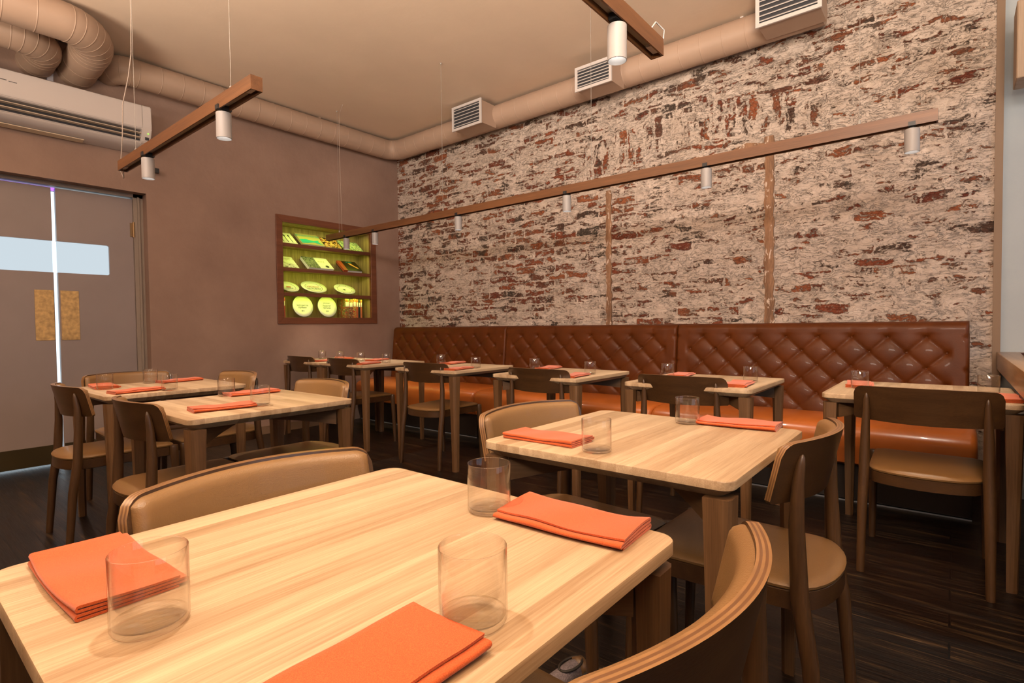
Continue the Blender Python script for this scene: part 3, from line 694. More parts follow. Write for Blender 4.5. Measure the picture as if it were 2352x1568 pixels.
# air conditioner
AY0, AY1 = .42, 1.63
ac = thing('air_conditioner', 'white wall air conditioner above the grey double door', 'air conditioner', (XL, AY0, 2.58))
def aobj(name, bm, m, par=None):
    bmesh.ops.translate(bm, verts=bm.verts, vec=(-XL, -AY0, -2.58)); return obj(name, bm, m, par or ac)
prof = [(XL+.004, 2.955), (-5.24, 2.950), (-5.222, 2.938), (-5.215, 2.775), (-5.222, 2.752), (-5.235, 2.742), (-5.30, 2.742), (-5.30, 2.665), (-5.278, 2.652), (-5.29, 2.635), (-5.34, 2.61), (XL+.004, 2.59)]
bm = bmesh.new(); loft(bm, [[(x, y, z) for x, z in prof] for y in (AY0, AY1-.07)])
bmesh.ops.bevel(bm, geom=[e for e in bm.edges if abs(e.verts[0].co.y-e.verts[1].co.y) > .5], offset=.004, segments=2, affect='EDGES'); autosmooth(aobj('casing', bm, M_ac))
prof2 = [(XL+.004, 2.955), (-5.24, 2.950), (-5.222, 2.938), (-5.215, 2.775), (-5.222, 2.752), (-5.262, 2.652), (-5.29, 2.635), (-5.34, 2.61), (XL+.004, 2.59)]
bm = bmesh.new(); loft(bm, [[(x, y, z) for x, z in prof2] for y in (AY1-.07, AY1)]); bmesh.ops.bevel(bm, geom=list(bm.edges), offset=.005, segments=2, affect='EDGES'); autosmooth(aobj('end_cap', bm, M_ac))
bm = bmesh.new(); box(bm, -5.302, -5.290, AY0+.02, AY1-.07, 2.668, 2.740); aobj('air_outlet', bm, M_dark)
for x, z in ((-5.238, 2.722), (-5.255, 2.690)):
    bm = bmesh.new(); loft(bm, [[(x, y, z), (x-.03, y, z-.006), (x-.03, y, z-.010), (x, y, z-.006)] for y in (AY0+.02, AY1-.07)]); aobj('vane', bm, M_acv)
bm = bmesh.new(); loft(bm, [[(x, y, z) for x, z in ((-5.42, 2.5885), (-5.365, 2.600), (-5.365, 2.594), (-5.42, 2.583))] for y in (AY0, 1.20)]); aobj('base_strip', bm, plain('pale_foam', (.62, .50, .36), .7))
bm = bmesh.new(); box(bm, -5.2430, -5.2400, 1.585, 1.612, 2.668, 2.690); aobj('display_panel', bm, M_dark)
bm = bmesh.new(); box(bm, -5.232, -5.228, 1.600, 1.610, 2.715, 2.722); aobj('indicator', bm, emis('green_led', (.35, 1, .1), 1.6))['label'] = 'small green indicator light'
bm = bmesh.new(); box(bm, -5.2175, -5.2155, .69, .735, 2.862, 2.866); box(bm, -5.2175, -5.2155, .745, .79, 2.858, 2.861); aobj('maker_mark', bm, M_ink)
bm = bmesh.new(); bbox(bm, XL, XL+.03, .995, 1.035, 2.93, ZC-.02, .003, 1)
tag(obj('cable_trunking', bm, plain('white_trunking', (.50, .49, .55), .5)), 'narrow pale upright cable cover above the air conditioner, between the duct bends', 'cable cover')
bm = bmesh.new(); box(bm, XL, XL+.06, 1.695, 1.712, 2.455, 2.470); box(bm, XL+.045, XL+.075, 1.69, 1.725, 2.445, 2.485)
tag(obj('wall_bracket', bm, M_black), 'small black bracket on the taupe wall right of the air conditioner', 'bracket')

# ================================================================== LIGHT TRACKS
LAMP = None
def cable(name, pts, r, label, m=None):
    bm = bmesh.new(); tube(bm, pts, r, 6); return tag(obj(name, bm, m or M_wire, smooth=True), label, 'cable')
def track(name, label, p0, p1, lamps, hangs, zb=2.02, zt=2.078):
    horiz = abs(p1[0]-p0[0]) > abs(p1[1]-p0[1]); Lh = (p1[0]-p0[0]) if horiz else (p1[1]-p0[1])
    t = thing(name, label, 'track light', (p0[0], p0[1], zb)); h = zt-zb; w2 = .024
    def bar(bm, u0, u1, v0, v1, z0, z1):
        if horiz: box(bm, u0, u1, v0, v1, z0, z1)
        else: box(bm, v0, v1, u0, u1, z0, z1)
    bm = bmesh.new()
    bar(bm, 0, Lh, -w2, w2, h*.55, h); bar(bm, 0, Lh, -w2, -w2+.006, 0, h*.55); bar(bm, 0, Lh, w2-.006, w2, 0, h*.55); bar(bm, 0, .006, -w2+.006, w2-.006, 0, h*.55); bar(bm, Lh-.006, Lh, -w2+.006, w2-.006, 0, h*.55)
    obj('wooden_housing', bm, M_track if horiz else M_tracky, t)
    bm = bmesh.new(); bar(bm, .012, Lh-.012, -w2+.007, w2-.007, h*.35, h*.54); obj('power_rail', bm, plain('grey_rail', (.33, .29, .23), .5), t)
    for e in (.045, Lh-.045):
        bm = bmesh.new(); bar(bm, e-.03, e+.03, -.010, .010, h*.18, h*.36); obj('feed_cover', bm, M_vent, t)
    for k, u in enumerate(hangs):
        x, y = (u, p0[1]) if horiz else (p0[0], u)
        bm = bmesh.new(); tube(bm, [(x, y, zt), (x, y, ZC-.004)], .0011, 6)
        tube(bm, [(x, y, zt-.002), (x, y, zt+.024)], .006, 8); tube(bm, [(x, y, ZC-.012), (x, y, ZC-.001)], [.004, .010], 10)
        bmesh.ops.translate(bm, verts=bm.verts, vec=(-p0[0], -p0[1], -zb)); obj('suspension_wire', bm, M_wire, t)
    return t
def spot(x, y, zt, label, power, size=80, color=(1, .88, .73), group='white cylinder spotlights on the tracks', blend=.85, tilt=None):
    global LAMP
    if LAMP is None:
        s = thing('spotlight', label, 'spotlight', (x, y, zt), 0, group)
        bm = bmesh.new(); lathe(bm, [(.0, -.012), (.029, -.012), (.031, -.014), (.031, -.122), (.029, -.123), (.0275, -.118), (.022, -.098), (.0, -.098)], 40); autosmooth(obj('lamp_body', bm, M_lamp, s))
        bm = bmesh.new(); lathe(bm, [(.0, -.0985), (.0195, -.0985), (.0195, -.1000), (.0, -.1000)], 24); obj('lens', bm, M_lens, s)
        bm = bmesh.new(); box(bm, -.014, .014, -.030, .030, -.002, .018); box(bm, -.008, .008, -.010, .010, -.013, -.001); obj('adapter', bm, M_black, s)
        LAMP = s
    else: s = dup(LAMP, (x, y, zt), 0, label, group)
    l = bpy.data.lights.new('beam', 'SPOT'); l.energy = power; l.spot_size = math.radians(size); l.spot_blend = blend; l.color = color; l.shadow_soft_size = .018
    o = bpy.data.objects.new('beam', l); COL.objects.link(o); o.location = (x, y, zt-.128)
    if tilt: o.rotation_euler = Vector(tilt).to_track_quat('-Z', 'Y').to_euler()
    return s
GP = 42
track('light_track', 'longest wooden light track, hanging above the row of bench tables', (-5.24, 3.27, 2.02), (-.065, 3.27, 2.02), None, (-5.02, -3.44, -1.95, -.38))
FL = [(-4.895, 'white spotlight at the far left end of the long track, in front of the niche'), (-4.41, 'white spotlight just right of the niche, second from the left on the long track'),
      (-3.255, 'white spotlight third from the left on the long track'), (-2.157, 'white spotlight fourth from the left on the long track'),
      (-1.157, 'white spotlight fifth from the left on the long track, left of the right-hand timber'), (-.163, 'white spotlight at the right end of the long track')]
for x, lb in FL: spot(x, 3.27, 2.02, lb, GP)
track('light_track', 'short wooden light track on the left, in front of the air conditioner', (-3.88, 1.05, 2.04), (-2.17, 1.05, 2.04), None, (-3.63, -2.40), 2.035, 2.092)
spot(-3.44, 1.05, 2.035, 'white spotlight at the lower left end of the short left track', GP)
spot(-2.478, 1.05, 2.035, 'white spotlight near the upper right end of the short left track', GP)
track('light_track', 'wooden light track seen from below at the top edge of the picture', (-.84, -.9, 2.035), (-.84, 1.875, 2.035), None, (-.5, 1.62), 2.045, 2.105)
spot(-.84, 1.571, 2.045, 'nearest white spotlight, glowing under the track at the top edge', GP*.9)
spot(-.80, .40, 2.045, 'white spotlight above the nearest table, out of the picture', GP*1.05)
# supply cables
cable('power_cable', [(-3.86, 1.05, 2.07), (-3.90, 1.06, 2.00), (-3.93, 1.05, 2.06), (-3.905, 1.05, 2.10), (-3.86, 1.05, 2.25), (-3.84, 1.05, 2.42), (-3.72, 1.05, 2.55), (-3.66, 1.05, 2.66), (-3.64, 1.05, 2.9), (-3.645, 1.05, 3.1), (-3.64, 1.05, ZC-.002)], .003, 'grey supply cable snaking down to the left end of the short track', plain('taupe_cable', (.30, .24, .20), .5))
cable('power_cable', [(-5.00, 3.29, 2.08), (-4.998, 3.285, 2.4), (-5.004, 3.28, 2.9), (-5.0, 3.28, 3.22), (-4.96, 3.26, 3.30), (-4.86, 3.22, 3.325), (-4.82, 3.21, ZC-.002)], .0022, 'thin supply cable hooked at the ceiling above the niche end of the long track', plain('pale_cable', (.42, .33, .27), .5))
cable('power_cable', [(-.84, 1.80, 2.105), (-.83, 1.84, 2.155), (-.825, 1.90, 2.15), (-.83, 1.90, 2.10), (-.835, 1.872, 2.075)], .0028, 'short grey cable looping over the end of the top edge track', plain('grey_cable', (.35, .35, .36), .4))

# ================================================================== BANQUETTES
def banquette(x0, x1, xs, label, first, last):
    """xs: x of the first button of the top row"""
    b_ = thing('banquette', label, 'banquette', ((x0+x1)/2, 4.0, 0), 0, 'leather banquette units against the brick wall'); cx = (x0+x1)/2
    a = .199; zz = .977; rh = .097
    ztop = 1.078; zbot = .44; nx = int((x1-x0)/.0095); nz = 74
    def Y(x, z):
        u = (x-xs)/a+(z-zz)/(2*rh); v = (x-xs)/a-(z-zz)/(2*rh)
        nm = 7
        inx = 0 <= (x-xs+a*.5)/a <= nm+1.0
        su = abs(math.sin(PI*u)); sv = abs(math.sin(PI*v)); diam = (su*sv)**.30
        if z > zz:
            k = min(1, (z-zz)/.03); pl = abs(math.sin(PI*(x-xs)/a))**.5
            diam = diam*(1-k)+k*(.45+.55*pl) if k < 1 else 1-(1-pl)*.55*max(0, 1-(z-zz)/.11)
        xl = xs-a*.5; xr = xs+a*7.5
        if x < xl: k = min(1, (xl-x)/.03); diam = diam*(1-k)+k*.9
        if x > xr: k = min(1, (x-xr)/.03); diam = diam*(1-k)+k*.9
        # dimples at buttons
        dr = 9
        for jr in (-4, -3, -2, -1, 0):
            bz = zz+jr*rh; off = 0 if jr % 2 == 0 else -a*.5
            kx = round((x-xs-off)/a); bx = xs+off+kx*a
            if abs(z-bz) < .06: dr = min(dr, math.hypot(x-bx, z-bz))
        dip = .012*math.exp(-(dr/.014)**2)
        lean = (1.078-z)*.10
        y = 4.232-lean-.022*diam+dip
        e = min(x-x0, x1-x); 
        if e < .016: y += .034*(1-math.sqrt(max(0, 1-((.016-e)/.016)**2)))
        et = ztop-z
        if et < .045: y += .05*(1-math.sqrt(max(0, 1-((.045-et)/.045)**2)))
        return y
    bm = bmesh.new(); g = []
    for j in range(nz+1):
        z = ztop-(ztop-zbot)*(1-(j/nz))**1.0 if False else zbot+(ztop-zbot)*(j/nz)
        if j > nz-8: pass
        g.append([bm.verts.new((x0+.002+(x1-x0-.004)*i/nx-cx, Y(x0+.002+(x1-x0-.004)*i/nx, z)-4.0, z)) for i in range(nx+1)])
    for j in range(nz):
        for i in range(nx): bm.faces.new((g[j][i], g[j][i+1], g[j+1][i+1], g[j+1][i]))
    # sides, top and back close the pad
    bk = .395
    def strip(vs):
        w2 = [bm.verts.new((v.co.x, bk, v.co.z)) for v in vs]
        for k in range(len(vs)-1): bm.faces.new((vs[k], vs[k+1], w2[k+1], w2[k]))
    strip(g[-1]); strip([r_[0] for r_ in g]); strip([r_[-1] for r_ in g]); strip(g[0])
    pad = obj('backrest', bm, M_brownl, b_, True)
    autosmooth(pad, 1.0)
    for jr in (0, -1, -2, -3, -4):
        bz = zz+jr*rh; off = 0 if jr % 2 == 0 else -a*.5; cnt = 8 if jr % 2 == 0 else 9
        for k in range(cnt):
            bx = xs+off+k*a
            if bx < x0+.03 or bx > x1-.03: continue
            bm = bmesh.new(); y = Y(bx, bz)-4.0
            loft(bm, [[(bx-cx+r*math.cos(q*PI/5), y+yy, bz+r*math.sin(q*PI/5)) for q in range(10)] for r, yy in ((.013, .004), (.012, -.004), (.007, -.008), (.001, -.009))]); obj('button', bm, M_brownl, pad, True)
    # seat cushion with a rounded nose
    s0, s1 = x0+(.0 if not first else .02), x1+(.0 if not last else .03)
    if first: s0 = XL+.02
    pts = [(4.22, .30), (4.22, .470), (4.10, .476), (3.9, .474), (3.80, .468), (3.745, .455), (3.712, .432), (3.700, .40), (3.704, .33), (3.716, .245), (3.735, .232), (3.80, .232)]
    bm = bmesh.new(); loops = []
    ns = 14
    for k in range(ns+1):
        f = k/ns; x = s0+(s1-s0)*f; e = min(x-s0, s1-x); q = 0 if e > .035 else (1-math.sqrt(max(0, 1-((.035-e)/.035)**2)))
        loops.append([(x-cx, y-4.0+(.03*q if y < 3.9 else 0), z-(.022*q if z > .4 else 0)) for y, z in pts])
    # extra loops for the rounded ends
    ex_ = [.0, .003, .010, .020, .034]
    def mk(x, e):
        q = (1-math.sqrt(max(0, 1-((.035-e)/.035)**2))); return [(x-cx, y-4.0+(.028*q if y < 3.9 else 0), z-(.022*q if z > .4 else 0)) for y, z in pts]
    loops = [mk(s0+e, e) for e in ex_]+loops[1:-1]+[mk(s1-e, e) for e in ex_[::-1]]
    loft(bm, loops); autosmooth(obj('seat_cushion', bm, M_orange, b_), .8)
    bm = bmesh.new(); box(bm, s0-cx+.01, s1-cx-.02, -.22, .39, .012, .235); obj('base', bm, M_base, b_)
    bm = bmesh.new(); box(bm, s0-cx+.01, s1-cx-.02, -.228, -.22, .0, .006); obj('base_strip', bm, plain('grey_strip', (.35, .36, .38), .35, .6), b_)
    # piping on the last end
    for e in ((x0+.004,) if first else ())+((x1-.004,) if last else ()):
        bm = bmesh.new(); tube(bm, [(e-cx, Y(min(max(e, x0+.03), x1-.03), z)-4.0+.03, z) for z in [.48+.058*k for k in range(10)]], .004, 8); obj('piping', bm, M_brownl, b_, True)
banquette(-5.343, -3.530, -5.171, 'left unit of the buttoned leather banquette, in the corner by the taupe wall', True, False)
banquette(-3.530, -1.727, -3.330, 'middle unit of the buttoned leather banquette, between the two long seams', False, False)
banquette(-1.727, .078, -1.521, 'right unit of the buttoned leather banquette, ending at the window counter', False, True)

# ================================================================== TABLES
TAB = {}
def make_table(key, loc, rz, label, mtop):
    if key in TAB: return dup(TAB[key], loc, rz, label)
    t = thing('dining_table', label, 'table', loc, rz, 'square oak tables')
    H = .35; bm = bmesh.new()
    def lp(h, z, r=.032): return [(x, y, z) for x, y, _ in rrect(h, h, r, 6)]
    loft(bm, [lp(H-.040, .708, .02), lp(H-.030, .708, .02), lp(H-.003, .727), lp(H, .730), lp(H, .7475), lp(H-.0008, .7493), lp(H-.003, .75)]); autosmooth(obj('tabletop', bm, mtop, t), .5)
    for sx in (1, -1):
        for sy in (1, -1):
            bm = bmesh.new(); loops = []
            for z, s, ins in ((0, .036, .016), (.40, .046, .010), (.64, .055, .006), (.735, .058, .005)):
                o_ = H-ins; i_ = o_-s; c = .016; ch = s*.30
                pl = [(i_+ch, i_), (o_, i_), (o_, o_-c), (o_-c*.3, o_-c*.3), (o_-c, o_), (i_, o_), (i_, i_+ch)]
                loops.append([(sx*x, sy*y, z) for x, y in pl])
            # the leg is let into the underside: stop below the top board
            loops[-1] = [(x, y, .7085) for x, y, z in loops[-1]]
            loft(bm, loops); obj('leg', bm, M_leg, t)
    for k, a in enumerate((PI/4, -PI/4)):
        bm = bmesh.new(); Ld = .415
        n = 10; loops = []
        for i in range(n+1):
            x = -Ld+2*Ld*i/n; f = abs(x)/Ld; zb = .672-.035*f**2
            loops.append([(x, -.016, zb), (x, .016, zb), (x, .016, .707-k*.0005), (x, -.016, .707-k*.0005)])
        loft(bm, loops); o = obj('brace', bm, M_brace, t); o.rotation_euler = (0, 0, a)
    TAB[key] = t
    return t
TC = dict(T1=(-.675, .452), T2=(-.700, 1.485), T3=(-2.49, 1.105), T4=(-3.60, 1.125), B0=(-4.965, 3.115), B1=(-4.262, 3.115), B2=(-3.165, 3.115), B3=(-2.108, 3.115), B4=(-1.115, 3.135), B5=(-.125, 3.20))
TL = dict(T1='nearest oak table, filling the bottom left of the picture', T2='oak table just behind the nearest one, at the centre right', T3='oak table on the left beyond the nearest chair back, front one of two',
          T4='oak table by the grey double door, rear one of the left pair', B0='oak bench table in the far corner by the taupe wall', B1='second oak bench table from the far corner, pushed against the corner one',
          B2='oak bench table in front of the left banquette seam', B3='oak bench table in front of the middle banquette unit', B4='oak bench table behind the central table, second from the right',
          B5='oak bench table at the right edge beside the counter')
for k in ('T1', 'T2', 'T3', 'T4', 'B0', 'B1', 'B2', 'B3', 'B4', 'B5'):
    make_table('x' if k in ('T3', 'T4') else 'y', (*TC[k], 0), 0, TL[k], M_top_x if k in ('T3', 'T4') else M_top_y)

# ================================================================== CHAIRS
def make_chair(label, loc, rz):
    c = thing('dining_chair', label, 'chair', loc, rz, 'curved-back chairs with tan leather pads')
    HW = .250; ZT = .805; Hh = .156; SAG = .072
    def P_(s, t, off):
        """s across -1..1, t up 0..1, off = distance towards the sitter"""
        x = HW*s; ax = abs(x)
        zt, zb = ZT-.006*s*s, ZT-Hh+.006*s*s
        rc = .032; q = ax-(HW-rc)
        if q > 0: zt -= rc-math.sqrt(max(0, rc*rc-q*q))
        rb = .007; q = ax-(HW-rb)
        if q > 0: zb += rb-math.sqrt(max(0, rb*rb-q*q))
        z = zb+(zt-zb)*t
        y = -.255+SAG*s*s+(.805-z)*.23
        nx, ny = -2*SAG*s/HW, 1; l_ = math.hypot(nx, ny)
        return Vector((x+nx/l_*off, y+ny/l_*off, z))
    ss = [math.sin(PI/2*(-1+2*i/36)) for i in range(37)]; ss = [s*.55+(-1+2*i/36)*.45 for i, s in enumerate(ss)]
    nt_ = 8
    def shell(o0, o1, sm, layers, mats):
        bm = bmesh.new()
        A = [[bm.verts.new(P_(s*sm, j/nt_, o0)) for s in ss] for j in range(nt_+1)]
        B = [[bm.verts.new(P_(s*sm, j/nt_, o1)) for s in ss] for j in range(nt_+1)]
        for G in (A, B):
            for j in range(nt_):
                for i in range(len(ss)-1): bm.faces.new((G[j][i], G[j][i+1], G[j+1][i+1], G[j+1][i]))
        def rim(G): return [G[0][i] for i in range(len(ss))]+[G[j][-1] for j in range(1, nt_+1)]+[G[-1][i] for i in range(len(ss)-2, -1, -1)]+[G[j][0] for j in range(nt_-1, 0, -1)]
        ra, rb = rim(A), rim(B); prev = ra
        for k in range(1, layers+1):
            cur = rb if k == layers else [bm.verts.new(a.co.lerp(b_.co, k/layers)) for a, b_ in zip(ra, rb)]
            for i in range(len(ra)):
                f = bm.faces.new((prev[i], prev[(i+1) % len(ra)], cur[(i+1) % len(ra)], cur[i])); f.material_index = (1+(k % 2)) if mats else 0
            prev = cur
        return bm
    back = autosmooth(obj('backrest', shell(0, .017, 1, 5, True), [M_chairx, M_plyd, M_ply], c), .7)
    # leather pad on the inside
    bm = bmesh.new(); n1, n2 = 48, 12
    def pad(i, j, f):
        s = -1+2*i/n1; t = j/n2
        sgn = 1 if s > 0 else -1; s = sgn*(1-(1-abs(s))**1.6); 
        t = .5+.5*math.copysign(1-(1-abs(2*t-1))**1.6, 2*t-1)
        d = min((1-abs(s))*HW, min(t, 1-t)*Hh)
        th = .004+.014*min(1, d/.014)**.5 if f else 0
        s2 = s*.968; t2 = .035+t*.93
        return P_(s2, t2, .0172+th)
    F = [[bm.verts.new(pad(i, j, 1)) for i in range(n1+1)] for j in range(n2+1)]
    for j in range(n2):
        for i in range(n1): bm.faces.new((F[j][i], F[j][i+1], F[j+1][i+1], F[j+1][i]))
    rimv = [F[0][i] for i in range(n1+1)]+[F[j][n1] for j in range(1, n2+1)]+[F[n2][i] for i in range(n1-1, -1, -1)]+[F[j][0] for j in range(n2-1, 0, -1)]
    ij = [(i, 0) for i in range(n1+1)]+[(n1, j) for j in range(1, n2+1)]+[(i, n2) for i in range(n1-1, -1, -1)]+[(0, j) for j in range(n2-1, 0, -1)]
    bv = [bm.verts.new(pad(i, j, 0)) for i, j in ij]
    for k in range(len(rimv)): bm.faces.new((rimv[k], rimv[(k+1) % len(rimv)], bv[(k+1) % len(rimv)], bv[k]))
    obj('back_pad', bm, M_leather, c, True)
    # seat
    def outline(g, z, n=14):
        out = []
        fx, fy, rx_, ry_ = .203+g, .222+g, .190+g, -.150
        for k in range(7): a = k*PI/12; r = .03; out.append((fx-r+r*math.sin(PI/2-a), fy-r+r*math.cos(PI/2-a), z))
        for k in range(7): a = PI/2+k*PI/12; r = .03; out.append((-(fx-r)+r*math.cos(a), fy-r+r*math.sin(a), z))
        for k in range(n+1):
            a = PI+PI*k/n; out.append(((rx_)*math.cos(a), ry_+(.110+g)*math.copysign(abs(math.sin(a))**.8, math.sin(a)), z))
        return out
    bm = bmesh.new(); loft(bm, [outline(-.006, .387), outline(0, .390), outline(0, .434), outline(-.004, .437)]); autosmooth(obj('seat_frame', bm, M_chairx, c), .6)
    bm = bmesh.new(); loft(bm, [outline(-.008, .4355), outline(.001, .439), outline(.003, .446), outline(-.003, .453), outline(-.020, .4585), outline(-.06, .4615), outline(-.12, .463)]); autosmooth(obj('seat', bm, M_leather, c), .9)
    for sx in (-1, 1):
        bm = bmesh.new(); tube(bm, [(sx*.216, .236, 0), (sx*.213, .226, .25), (sx*.210, .219, .40), (sx*.210, .218, .436), (sx*.210, .218, .443), (sx*.210, .218, .4455)], [.0145, .018, .0205, .0205, .018, .010], 18); autosmooth(obj('leg', bm, M_chair, c), .7)
        bm = bmesh.new(); tube(bm, [(sx*.212, -.250, 0), (sx*.209, -.228, .28), (sx*.206, -.204, .43), (sx*.203, -.196, .60), (sx*.200, -.198, .70), (sx*.199, -.204, .748), (sx*.199, -.207, .766), (sx*.199, -.208, .772)], [.015, .019, .0205, .0175, .0135, .010, .006, .002], 18); autosmooth(obj('leg', bm, M_chair, c), .7)
    return c
PX, NX_, PY, NY_ = -PI/2, PI/2, 0, PI     # facing +X, -X, +Y, -Y
CH = [('chair left of the nearest table, broad tan leather back facing the camera', (-.888, .515), PX),
      ('nearest chair at the bottom right corner, seen from above its layered wooden edge', (-.405, .575), NX_),
      ('chair behind the left side of the central table, pale leather back', (-.943, 1.457), PX-.10),
      ('chair at the right side of the central table, wooden back towards the camera', (-.472, 1.595), NX_-.02),
      ('chair at the near side of the front left table, wooden back turned to the camera', (-2.545, .895), PY),
      ('leftmost chair, wooden back, in front of the grey door', (-3.535, .880), PY),
      ('chair against the double door, long leather back behind the left table', (-4.01, 1.13), PX),
      ('chair at the far side of the rear left table, leather back facing the camera', (-3.56, 1.375), NY_),
      ('chair at the far side of the front left table, leather back above the table corner', (-2.58, 1.375), NY_),
      ('chair at the corner bench table, first from the taupe wall', (-5.03, 2.985), PY),
      ('chair at the bench row, second from the taupe wall', (-4.305, 2.985), PY),
      ('bench row chair third from the taupe wall, its whole seat and legs in view', (-3.19, 2.985), PY+.04),
      ('chair at the bench row, fourth from the taupe wall, behind the pale leather chair back', (-2.09, 2.985), PY),
      ('chair at the bench row behind the central table, second from the right', (-1.14, 3.00), PY),
      ('chair at the bench row on the far right, large dark wooden back', (-.09, 2.985), PY)]
c0 = make_chair(CH[0][0], (*CH[0][1], 0), CH[0][2])
for lb, p, r_ in CH[1:]: dup(c0, (*p, 0), r_, lb)

# ================================================================== GLASSES
def make_glass(label, x, y):
    g = thing('water_glass', label, 'glass', (x, y, .7502), 0, 'clear straight tumblers on the tables')
    bm = bmesh.new(); r, h = .0385, .086
    lathe(bm, [(r-.0015, .0075), (r-.0013, .04), (r-.0012, h-.001), (r-.0006, h), (r, h-.001), (r, .04), (r, .006), (r-.0025, .0012), (r-.006, 0), (0.0005, .0002)], 64); obj('glass_wall', bm, M_glass, g, True)
    bm = bmesh.new(); lathe(bm, [(.0005, .0070), (r-.008, .0068), (r-.003, .0078), (r-.0016, .0105)], 64); obj('glass_foot', bm, M_gbase, g, True)
    return g
GL = [('left glass on the nearest table, standing in front of a napkin', -.691, .200), ('glass near the middle front of the nearest table', -.413, .430), ('glass at the far right corner of the nearest table, touching a napkin', -.640, .711),
      ('glass at the front of the central table, beside the left napkin', -.716, 1.216), ('glass at the back of the central table', -.68, 1.743),
      ('glass on the left side of the front left table', -2.776, 1.155), ('larger-looking glass on the right part of the front left table', -2.289, 1.09),
      ('glass at the left end of the rear left table', -3.66, .875), ('glass at the back of the rear left table, against the leather chair back', -3.84, 1.15), ('glass at the front edge of the rear left table', -3.294, 1.075),
      ('leftmost glass on the corner bench table', -5.12, 3.10), ('second glass on the corner bench table, behind a napkin end', -4.82, 3.12),
      ('left glass on the second bench table', -4.47, 3.12), ('right glass on the second bench table', -4.02, 3.08),
      ('left glass on the bench table by the left seam', -3.44, 3.22), ('right glass on the bench table by the left seam', -2.905, 3.09),
      ('left glass on the bench table of the middle unit', -2.40, 3.19), ('right glass on the bench table of the middle unit', -1.87, 3.10),
      ('left glass on the bench table behind the central table', -1.36, 3.17), ('right glass on the bench table behind the central table', -.875, 3.17),
      ('left glass on the rightmost bench table', -.355, 3.15), ('right glass on the rightmost bench table, above the dark chair back', .125, 3.19)]
g0 = make_glass(*GL[0])
for lb, x, y in GL[1:]: dup(g0, (x, y, .7502), random.uniform(0, 3), lb)

# ================================================================== NAPKINS
def make_napkin(label, x, y, ang, seed=0, w_=.112, l_=.236):
    rnd = random.Random(seed)
    o_ = thing('napkin', label, 'napkin', (x, y, .7505), ang, 'folded orange napkins')
    th = .0023; lay = 4; gap = .0009; path = []
    pitch = th+gap
    ed = [rnd.uniform(-.003, .002) for _ in range(lay)]
    for k in range(lay):
        z = th/2+k*pitch; a, b_ = -w_/2, w_/2
        if k % 2: a, b_ = b_, a
        n = 14
        for i in range(n+1):
            f = i/n; path.append((a+(b_-a)*f*(1 if k < lay-1 or i < n else 1), z))
        if k < lay-1:
            s = 1 if k % 2 == 0 else -1
            for q in (1, 2, 3): an = -PI/2+q*PI/4; path.append((b_+s*(pitch/2)*math.cos(an)*1.4, z+pitch/2+pitch/2*math.sin(an)))
    # shorten free ends
    path = path[1:-1]
    nl = 26; ph = [rnd.uniform(0, 6) for _ in range(4)]
    def warp(u, v, z):
        f = z/(lay*pitch); amp = .0035*f
        dz = amp*(1+math.sin(u*26+ph[0]+v*9))*.5+amp*.7*(1+math.sin(u*47+ph[1]-v*20))*.5
        # corners and the long edge lift a little
        dz += .004*f*max(0, abs(u)/(l_/2)-.75)**1*2
        du = .003*math.sin(v*30+ph[2])*f; dv = .0025*math.sin(u*22+ph[3])*(.4+f)
        return Vector((u+du, v+dv, z+dz))
    bm = bmesh.new(); rows = []
    nrm = []
    for i in range(len(path)):
        p, q = path[max(i-1, 0)], path[min(i+1, len(path)-1)]; t = Vector((q[0]-p[0], q[1]-p[1])).normalized(); nrm.append((-t.y, t.x))
    loops = []
    for j in range(nl+1):
        u = -l_/2+l_*j/nl; A = [warp(u+ed[0], p[0]+n_[0]*th/2, p[1]+n_[1]*th/2) for p, n_ in zip(path, nrm)]
        B = [warp(u+ed[0], p[0]-n_[0]*th/2, p[1]-n_[1]*th/2) for p, n_ in zip(path, nrm)]
        loops.append(A+B[::-1])
    rings = [[bm.verts.new(p) for p in lp] for lp in loops]; n = len(rings[0])
    for a, c in zip(rings, rings[1:]):
        for i in range(n): bm.faces.new((a[i], a[(i+1) % n], c[(i+1) % n], c[i]))
    m = len(path)
    for rg in (rings[0], rings[-1]):
        for i in range(m-1): bm.faces.new((rg[i], rg[i+1], rg[n-2-i], rg[n-1-i]))
    mz = min(v.co.z for v in bm.verts); bmesh.ops.translate(bm, verts=bm.verts, vec=(0, 0, -mz))
    cl = obj('cloth', bm, M_nap, o_, True); autosmooth(cl, 1.2)
    return o_
dg = math.radians
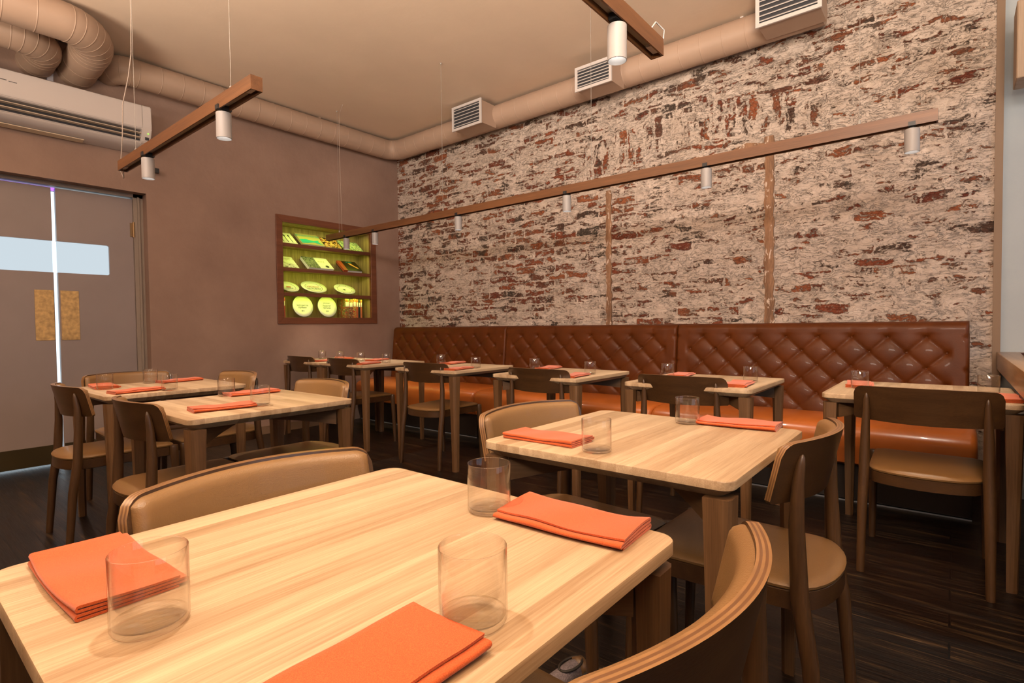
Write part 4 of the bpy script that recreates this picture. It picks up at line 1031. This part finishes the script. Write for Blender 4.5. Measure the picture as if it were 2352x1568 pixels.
NP = [('folded orange napkin at the left corner of the nearest table, behind a glass', -.880, .203, dg(181)), ('folded orange napkin at the far right corner of the nearest table', -.487, .742, dg(3)), ('folded orange napkin at the bottom edge, on the front of the nearest table', -.415, .275, dg(91)),
      ('folded orange napkin at the left front of the central table', -.905, 1.262, dg(181)), ('folded orange napkin at the back right of the central table', -.530, 1.795, dg(3)),
      ('folded orange napkin at the near corner of the front left table', -2.335, .955, dg(84)), ('folded orange napkin behind the glasses of the front left table', -2.745, 1.265, dg(87)),
      ('folded orange napkin at the left end of the rear left table', -3.80, .905, dg(176)), ('folded orange napkin at the front edge of the rear left table', -3.37, .945, dg(97)), ('folded orange napkin at the far side of the rear left table', -3.80, 1.30, dg(97)),
      ('folded orange napkin at the front of the corner bench table', -4.80, 2.93, dg(98)), ('folded orange napkin at the back of the corner bench table', -5.02, 3.30, dg(170)),
      ('folded orange napkin at the front of the second bench table', -4.08, 2.92, dg(100)), ('folded orange napkin between the glasses of the second bench table', -4.42, 3.28, dg(104)),
      ('front napkin on the bench table by the left seam', -2.93, 2.93, dg(97)), ('rear napkin on the bench table by the left seam', -3.42, 3.345, dg(99)),
      ('front napkin on the bench table of the middle unit', -1.88, 2.93, dg(97)), ('rear napkin on the bench table of the middle unit', -2.37, 3.325, dg(99)),
      ('front napkin on the bench table behind the central table', -.88, 2.98, dg(96)), ('rear napkin on the bench table behind the central table', -1.33, 3.31, dg(96)),
      ('napkin at the left of the rightmost bench table, behind its glass', -.37, 3.29, dg(95)), ('napkin at the very right edge of the rightmost bench table', .165, 3.03, dg(92))]
for i, (lb, x, y, a) in enumerate(NP): make_napkin(lb, x, y, a, i)

# ================================================================== SHOES UNDER THE TABLE
def shoe(x, y, ang, label):
    s = thing('shoe', label, 'shoe', (x, y, 0), ang, 'grey knitted shoes on the floor')
    secs = [(-.135, .015, .030, .060), (-.12, .026, .045, .085), (-.08, .030, .055, .088), (-.03, .029, .052, .078), (.02, .032, .048, .064), (.07, .037, .040, .050), (.115, .031, .030, .040), (.138, .014, .022, .030)]
    def sec(x_, hw, zc, zt, k=1): return [(x_, hw*math.cos(a)*k, .020+(zt-.020)*(.5+.5*math.sin(a))) for a in [q*2*PI/18 for q in range(18)]]
    bm = bmesh.new(); loft(bm, [sec(a, b_, c, d) for a, b_, c, d in secs]); obj('upper', bm, plain('grey_knit', (.19, .15, .155), .9, bump=.9, bscale=260, var=.3, vscale=200), s, True)
    bm = bmesh.new(); loft(bm, [[(a, b_*1.12*math.cos(q*2*PI/18), z+.0105*math.sin(q*2*PI/18)) for q in range(18)] for a, b_, z in [(a, b_, .0108) for a, b_, c, d in secs]]); obj('sole', bm, plain('pale_sole', (.12, .11, .09), .7), s, True)
    bm = bmesh.new(); loft(bm, [sec(a, b_+.002, c, d+.002) for a, b_, c, d in ((-.137, .015, .03, .060), (-.122, .028, .045, .087), (-.095, .031, .05, .091))]); obj('heel_counter', bm, plain('brown_leather_heel', (.16, .085, .035), .4), s, True)
    bm = bmesh.new(); tube(bm, [(-.075+.040*math.cos(a), .024*math.sin(a), .086-.10*(.04*math.cos(a)+.04)) for a in [q*2*PI/20 for q in range(21)]], .004, 6); obj('collar', bm, plain('dark_collar', (.03, .022, .016), .6), s, True)
shoe(-.883, 1.235, dg(-106), 'left grey knitted shoe on the floor under the central table'); shoe(-.808, 1.232, dg(-112), 'right grey knitted shoe on the floor under the central table')
